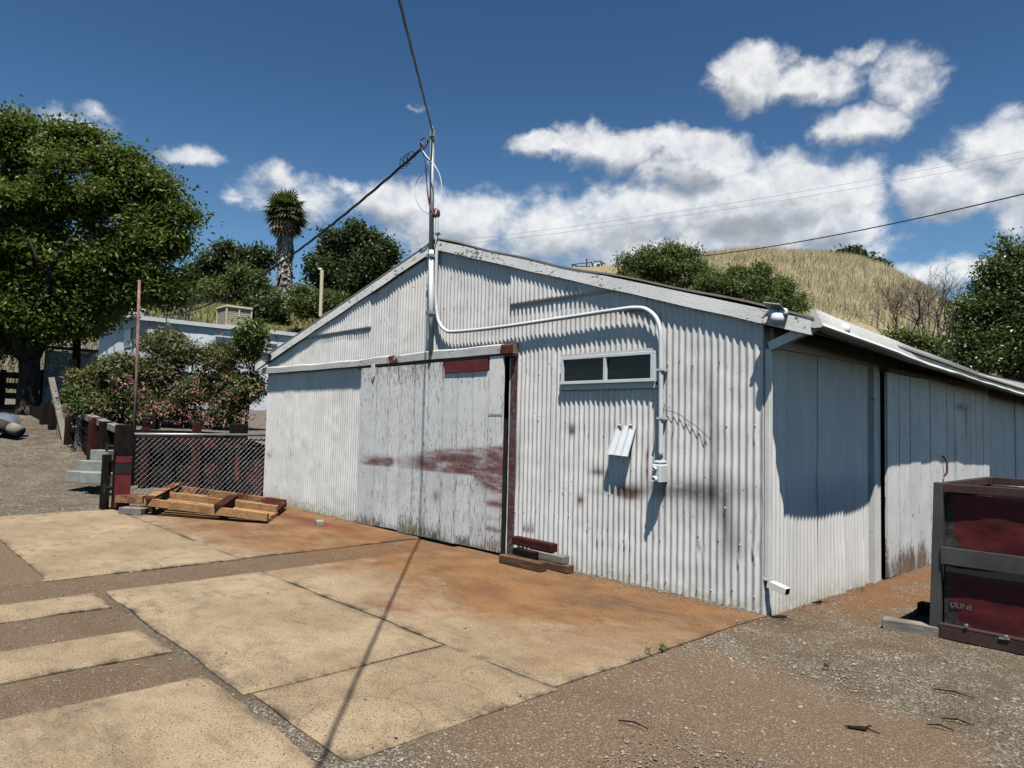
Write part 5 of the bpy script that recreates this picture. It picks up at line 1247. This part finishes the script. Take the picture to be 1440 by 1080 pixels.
# derelict frame on the hill crest
vp = at(838, 386, 74); vh = thing('derelict_trailer', vp, 'derelict white trailer frame on the hill crest above the roof', 'trailer')
K = 74/FPX
def vpnt(px, py, dz=0): return at(px, py-4.5, 74+dz)
b = MB()
for a, c in (((806, 376), (824, 374)), ((824, 374), (832, 373)), ((806, 376), (813, 380)), ((815, 379), (830, 378.5)), ((835, 372), (843, 371.5)), ((843, 371.5), (851, 376)), ((805, 376), (805, 380)), ((825, 368), (825, 380)), ((832, 373), (834, 380)), ((845, 374), (848, 380))): b.tube([vpnt(*a), vpnt(*c)], .07, 6)
for a, c in (((806, 376), (806, 376)), ((832, 373), (832, 373)), ((851, 376), (851, 376))): b.tube([vpnt(*a), vpnt(*c, 2.0)], .06, 6)
b.build('frame', BLACK, vh)
b = MB(); b.prism([vpnt(834, 380), vpnt(837, 374), vpnt(844, 374), vpnt(847, 380)], tuple(np.array((CF[0], CF[1], 0))*1.6)); b.build('cab', WHITEMET, vh, bevel=.05)
b = MB(); b.prism([vpnt(838.5, 379, -.05), vpnt(840, 375.5, -.05), vpnt(843, 375.5, -.05), vpnt(844.5, 379, -.05)], tuple(np.array((CF[0], CF[1], 0))*.03)); b.build('window', DARK, vh)
b = MB(); b.box(vp[0]-2.2, vp[0]+1.6, vp[1]-1.0, vp[1]+1.2, vp[2]-.6, vp[2]+.25); b.build('bed', FELT, vh)

# ------------------------------------------------------------------ red bin
BY = .42; bin_ = thing('red_bin', (1.2, BY, 0), 'large open red bin with a grey steel frame at the right', 'bin')
fz = lambda px, py: float(front(px, py, BY)[2])
zT, zM1, zM0, zB1, zB0 = 1.13, fz(1322, 770), fz(1322, 788), fz(1320, 876), fz(1320, 892)
BXE = 3.4; BYE = 1.75; xl = 1.12
b = MB(); b.beam((1.135, BY, .0), (1.175, BY, 1.135), .065, .075, up=(0, 1, 0)); b.build('corner_post', STEELBIN, bin_, bevel=.004)
for nm, x, y in (('corner_post', 1.17, BYE), ('corner_post', BXE, BY), ('corner_post', BXE, BYE)):
    b = MB(); b.beam((x, y, .0), (x, y, 1.13), .06, .06, up=(0, 1, 0)); b.build(nm, STEELBIN, bin_, bevel=.004)
b = MB(); b.beam((1.205, BY-.01, zT-.03), (BXE-.03, BY-.01, zT-.03), .055, .06); b.build('top_rail', BINBROWN, bin_, bevel=.003)
b = MB(); b.beam((1.17, BY+.04, zT-.03), (1.17, BYE-.03, zT-.03), .055, .06); b.build('top_rail', BINBROWN, bin_, bevel=.003)
b = MB(); b.beam((1.205, BYE, zT-.03), (BXE-.03, BYE, zT-.03), .055, .06); b.build('top_rail', BINBROWN, bin_, bevel=.003)
b = MB(); b.beam((1.19, BY-.045, (zM1+zM0)/2), (BXE, BY-.045, (zM1+zM0)/2), .02, zM1-zM0+.03); b.build('middle_rail', STEELBIN, bin_, bevel=.003)
b = MB(); b.beam((1.17, BY-.02, (zB1+zB0)/2), (BXE-.03, BY-.02, (zB1+zB0)/2), .05, zB1-zB0+.02); b.build('bottom_rail', BINBROWN, bin_, bevel=.003)
b = MB(); b.box(1.20, BXE-.05, BY-.047, BY-.044, zB1+.001, zB1+.004); b.build('rail_seam', STEELBIN, bin_)
def binpanel(z0, z1, sg):
    xs = np.linspace(1.19, BXE-.03, 110); zs = np.linspace(z0, z1, 30); X, Zg = np.meshgrid(xs, zs)
    u = (X-1.19)/.75; v = (Zg-z0)/(z1-z0)
    warp = .035*np.sin(np.clip(u, 0, 2.8)*math.pi)*np.clip(v if sg > 0 else v, 0, 1)*(-1 if sg > 0 else -1)
    Yg = BY+.02+warp*.6+(fbm(X*3, Zg*4)-.5)*.02
    top = -.055*np.sin(np.clip(u*.9, 0, 3)*math.pi)**2*0
    ed = np.minimum(np.minimum(X-1.19, .8), np.minimum(Zg-z0, z1-Zg)*1.6)
    bl = sst(.13, .0, ed)*.75+.45*blob(X, Zg, 1.22, z0+.1, .13, .22)
    n, k = X.shape; vid = np.arange(n*k).reshape(n, k)
    f = np.stack([vid[:-1, :-1], vid[:-1, 1:], vid[1:, 1:], vid[1:, :-1]], -1).reshape(-1, 4)
    return np_mesh('front_panel', np.stack([X, Yg, Zg], -1).reshape(-1, 3), f, BINPANEL, bin_, smooth=True, attrs={'wear': np.stack([bl, bl, bl], -1).reshape(-1, 3)})
binpanel(zM1-.02, zT-.075, 1); lowp = binpanel(zB1-.01, zM0-.075, -1)
b = MB(); b.box(1.19, BXE, BY+.05, BY+.06, .1, 1.0); b.build('liner', DARK, bin_)
for nm, bb in (('end_panel', (1.15, 1.17, BY+.06, BYE, .10, 1.07)), ('back_panel', (1.2, BXE, BYE-.03, BYE-.01, .10, 1.06)), ('end_panel', (BXE-.01, BXE+.01, BY+.06, BYE, .1, 1.07)), ('floor', (1.18, BXE-.02, BY+.07, BYE-.04, .09, .11))):
    b = MB(); b.box(*bb); b.build(nm, REDBROWN, bin_)
b = MB(); b.box(1.205, BXE-.1, BY+.03, BYE-.1, .05, .088); b.build('base_frame', DARK, bin_)
b = MB()
for px, py in ((1359, 879.5), (1415, 895)):
    c = front(px, py, BY-.05); b.lathe((c[0], BY-.046, c[2]), [(.012, 0), (.012, .012), (.001, .014)], 8, M=Matrix.Rotation(math.pi/2, 3, 'X'))
b.beam(front(1405, 897, BY-.05), front(1420, 899, BY-.05), .012, .012); b.build('latch', GALV, bin_)
def letters(body, px, py, h, mat, par, y):
    cu = bpy.data.curves.new('lettering', 'FONT'); cu.body = body; cu.size = h; cu.extrude = .0006; cu.materials.append(mat)
    t_ = bpy.data.objects.new('text', cu); COL.objects.link(t_); bpy.context.view_layer.update()
    me = bpy.data.meshes.new_from_object(t_.evaluated_get(bpy.context.evaluated_depsgraph_get())); bpy.data.objects.remove(t_)
    o = bpy.data.objects.new('lettering', me); COL.objects.link(o); o.parent = par; c = front(px, py, y)
    o.location = V([float(k) for k in c])-origin_of(par); o.rotation_euler = (math.pi/2, 0, 0); return o
FADED = m_peel('faded_stencil_paint', base=(.16, .15, .145), under=(.05, .04, .04), amt=.53)
c = front(1345, 848, BY+.01); near = min(lowp.data.vertices, key=lambda w_: (w_.co.x+origin_of(bin_).x-c[0])**2+(w_.co.z+origin_of(bin_).z-c[2])**2)
letters('ULINE', 1336, 853, .052, FADED, lowp, near.co.y+BY-.004)
GU = 'timber skids under the red bin'
a = gnd(1238, 884)
bar('timber', GREYBOARD, (a[0], a[1]+.06, .03), (1.45, a[1]+.20, .03), .11, .09, 'long grey skid timber poking out from under the red bin', 'timber', GU)
a = gnd(1291, 862); bar('timber', DARKWOOD, (a[0], a[1]+.03, .04), (a[0]+.75, a[1]+.0, .04), .10, .10, 'short dark skid timber behind the long one under the bin', 'timber', GU)
a = gnd(1281, 868); c = gnd(1300, 858); bar('plank_scrap', BROWNWOOD, lift(a, .0), lift(c, .03), .05, .025, 'thin brown scrap lying between the skid timbers', 'wood scrap')
# rubbish and twigs on the gravel
for px, py, L, an, lab in ((1153, 849, .16, .3, 'brown bark scrap by the barn side wall'), (1098, 871, .18, -.3, 'dark scrap of tin beside the barn corner'), (1212, 1029, .16, -.4, 'forked dark twig on the dirt in the foreground'), (1341, 978, .2, -.6, 'thin twig on the grey gravel near the bin'), (1322, 1026, .12, -.5, 'small dark twig on gravel below the bin'), (1346, 1018, .14, -.5, 'straight thin twig on gravel below the bin'), (890, 1022, .16, -.5, 'curved twig on the dirt beside the pad edge')):
    c = gnd(px, py); b = MB(); d = np.array((math.cos(an+.75), math.sin(an+.75), 0)); s = np.array((-d[1], d[0], 0))
    b.tube([c-d*L*.5+np.array((0, 0, .012)), c+s*.012+np.array((0, 0, .02)), c+d*L*.5+np.array((0, 0, .010))], [.003, .0042, .0025], 6)
    if 'fork' in lab or 'scrap' in lab: b.tube([c+np.array((0, 0, .015)), c+d*L*.25+s*.05+np.array((0, 0, .02))], [.006, .004], 6); b.tube([c-d*L*.4+np.array((0, 0, .012)), c+d*.02+np.array((0, 0, .014))], .008, 6)
    tag(b.build('bark_scrap' if 'scrap' in lab else 'twig', DARKWOOD, loc=c), lab, 'twig')
for k, (px, py, lab, s) in enumerate(((912, 919, 'small green weed at the pad edge', .028), (932, 913, 'second small weed further along the pad edge', .025), (1211, 832, 'small weed by the side wall post', .035), (1162, 941, 'tiny dark weed in the gravel', .02))):
    c = gnd(px, py); leaves_ = [(c+np.array((0, 0, .02)), s, s*.6)]
    o = thing('weed', c, lab, 'weed'); leaves('leaves', leaves_, 45, .025, .006, LEAF_MID, o, -.3, .6, .6, 60+k)

# ------------------------------------------------------------------ sky, sun, camera
W = bpy.data.worlds.new('World'); S.world = W; W.use_nodes = True
m = NM('', W.node_tree)
el = math.asin(sun[2]/np.linalg.norm(sun)); rot = math.atan2(sun[0], sun[1])
sky = m.n('ShaderNodeTexSky', sky_type='NISHITA', sun_disc=False, sun_elevation=el, sun_rotation=rot, altitude=200, air_density=1.0, dust_density=.05, ozone_density=3.2)
dirn = m.n('ShaderNodeTexCoord').outputs['Generated']
sp = m.n('ShaderNodeSeparateXYZ', {0: dirn})
# azimuth measured from the barn's diagonal so that the seam is behind the viewer
ca_, sa_ = math.cos(.83), math.sin(.83)
rx = m.math('ADD', m.math('MULTIPLY', sp.outputs[0], ca_), m.math('MULTIPLY', sp.outputs[1], sa_))
ry = m.math('SUBTRACT', m.math('MULTIPLY', sp.outputs[1], ca_), m.math('MULTIPLY', sp.outputs[0], sa_))
azn = m.math('ARCTAN2', rx, ry); eln = m.math('ARCSINE', sp.outputs[2])
uv = m.n('ShaderNodeCombineXYZ', {0: azn, 1: eln, 2: 0.0}).outputs[0]
def skyuv(px, py):
    v = ray(px, py); v = v/np.linalg.norm(v); x = v[0]*ca_+v[1]*sa_; y = v[1]*ca_-v[0]*sa_
    return math.atan2(x, y), math.asin(v[2])
CL = [(1075, 290, 165, 72, 1.2), (985, 228, 85, 52, 1.1), (1125, 262, 80, 42, 1.0), (1175, 310, 65, 60, 1.0), (955, 195, 50, 26, .8), (880, 208, 80, 30, .85), (770, 208, 60, 20, .8), (900, 300, 200, 60, .8), (1190, 280, 60, 60, .8), (800, 330, 220, 50, .75), (650, 315, 140, 60, .85), (560, 285, 90, 40, .8), (430, 280, 90, 36, .55), (400, 255, 40, 18, .5), (1000, 345, 260, 40, .85),
      (1055, 105, 72, 44, 1.0), (1140, 122, 85, 32, .75), (1220, 176, 66, 30, .95), (1265, 110, 60, 40, .6), (1285, 135, 34, 40, .45), (1215, 80, 30, 16, .45), (1335, 265, 70, 40, .95), (1395, 215, 70, 42, .8), (1460, 235, 70, 60, .8), (1320, 380, 110, 26, .7), (1440, 300, 30, 30, .6), (1265, 370, 40, 20, .4),
      (275, 219, 44, 16, .56), (482, 252, 28, 14, .5), (330, 277, 32, 12, .42), (95, 166, 70, 22, .33), (145, 155, 50, 12, .36), (590, 150, 18, 9, .3), (835, 205, 80, 34, .95)]
def cloud(vec):
    w1 = m.n('ShaderNodeTexNoise', {'Vector': vec, 'Scale': 9.0, 'Detail': 5.0, 'Roughness': .62}).outputs[1]
    p = m.vm('ADD', vec, m.vm('MULTIPLY', m.vm('SUBTRACT', w1, (.5, .5, .5)), (.10, .07, 0)))
    acc = None
    for px, py, rx_, ry_, s in CL:
        u, v = skyuv(px, py)
        d = m.vm('LENGTH', m.vm('MULTIPLY', m.vm('SUBTRACT', p, (u, v, 0)), (FPX/rx_/1.06, FPX/ry_/1.06, 0)), out=1)
        h = m.math('MULTIPLY_ADD', d, -s, s)
        acc = h if acc is None else m.math('MAXIMUM', acc, h)
    nn = m.noise(m.mapv(vec, (1, 1.35, 1)), 15, 9, .62, .15)
    return m.math('ADD', m.math('MAXIMUM', acc, -.4), m.math('MULTIPLY', m.math('SUBTRACT', nn, .5), 1.05))
d0 = cloud(uv); d1 = cloud(m.vm('ADD', uv, (.012, .022, 0)))
mask = m.mr(d0, .02, .50)
mask = m.math('MULTIPLY', mask, m.math('SUBTRACT', 1.0, m.math('MULTIPLY', m.mr(m.noise(uv, 26, 5, .65), .35, .75), .35)))
lit = m.math('MULTIPLY_ADD', m.math('SUBTRACT', d0, d1), 1.5, .66, clamp=True)
core = m.mr(d0, .35, 1.05)
lit = m.math('SUBTRACT', lit, m.math('MULTIPLY', m.math('MULTIPLY', core, .38), m.mr(eln, .42, .22)))
cc = m.ramp(lit, [(0, (.46, .485, .52)), (.35, (.62, .64, .67)), (.62, (.86, .87, .89)), (.9, (1.08, 1.08, 1.08))])
SKYK = .05
base = m.n('ShaderNodeHueSaturation', {'Color': sky.outputs[0], 'Saturation': 1.2, 'Value': .95}).outputs[0]
skyc = m.mix(1.0, base, m.ramp(eln, [(0, (1.75, 1.75, 1.6)), (.22, (1.45, 1.45, 1.38)), (.45, (1.12, 1.12, 1.12)), (.75, (.95, .95, .98))]), 'MULTIPLY')
CLK = 11.5
ccs = m.vm('MULTIPLY', cc, (CLK, CLK, CLK))
col = m.mix(m.math('MULTIPLY', mask, .93), skyc, ccs)
bg = m.n('ShaderNodeBackground', {'Color': col, 'Strength': SKYK}); m.n('ShaderNodeOutputWorld', {'Surface': bg.outputs[0]})
L = bpy.data.lights.new('sun', 'SUN'); L.energy = 5.0; L.angle = math.radians(.53); L.color = (1.0, .98, .95)
lo = bpy.data.objects.new('sun', L); COL.objects.link(lo); lo.rotation_euler = V([float(k) for k in sun]).to_track_quat('Z', 'Y').to_euler(); lo.location = (0, -10, 30)

cam = bpy.data.cameras.new('camera'); co_ = bpy.data.objects.new('camera', cam); COL.objects.link(co_)
cam.sensor_fit = 'HORIZONTAL'; cam.sensor_width = 36; cam.lens = 36*FPX/1440; cam.clip_end = 3000; cam.clip_start = .05
Mx = Matrix([[CR[0], CU[0], -CF[0], CAM[0]], [CR[1], CU[1], -CF[1], CAM[1]], [CR[2], CU[2], -CF[2], CAM[2]], [0, 0, 0, 1]]); co_.matrix_world = Mx
S.camera = co_
S.view_settings.view_transform = 'Standard'; S.view_settings.look = 'None'; S.view_settings.exposure = .62; S.view_settings.gamma = 1.0
S.cycles.diffuse_bounces = 0; S.cycles.max_bounces = 6; S.cycles.transparent_max_bounces = 8
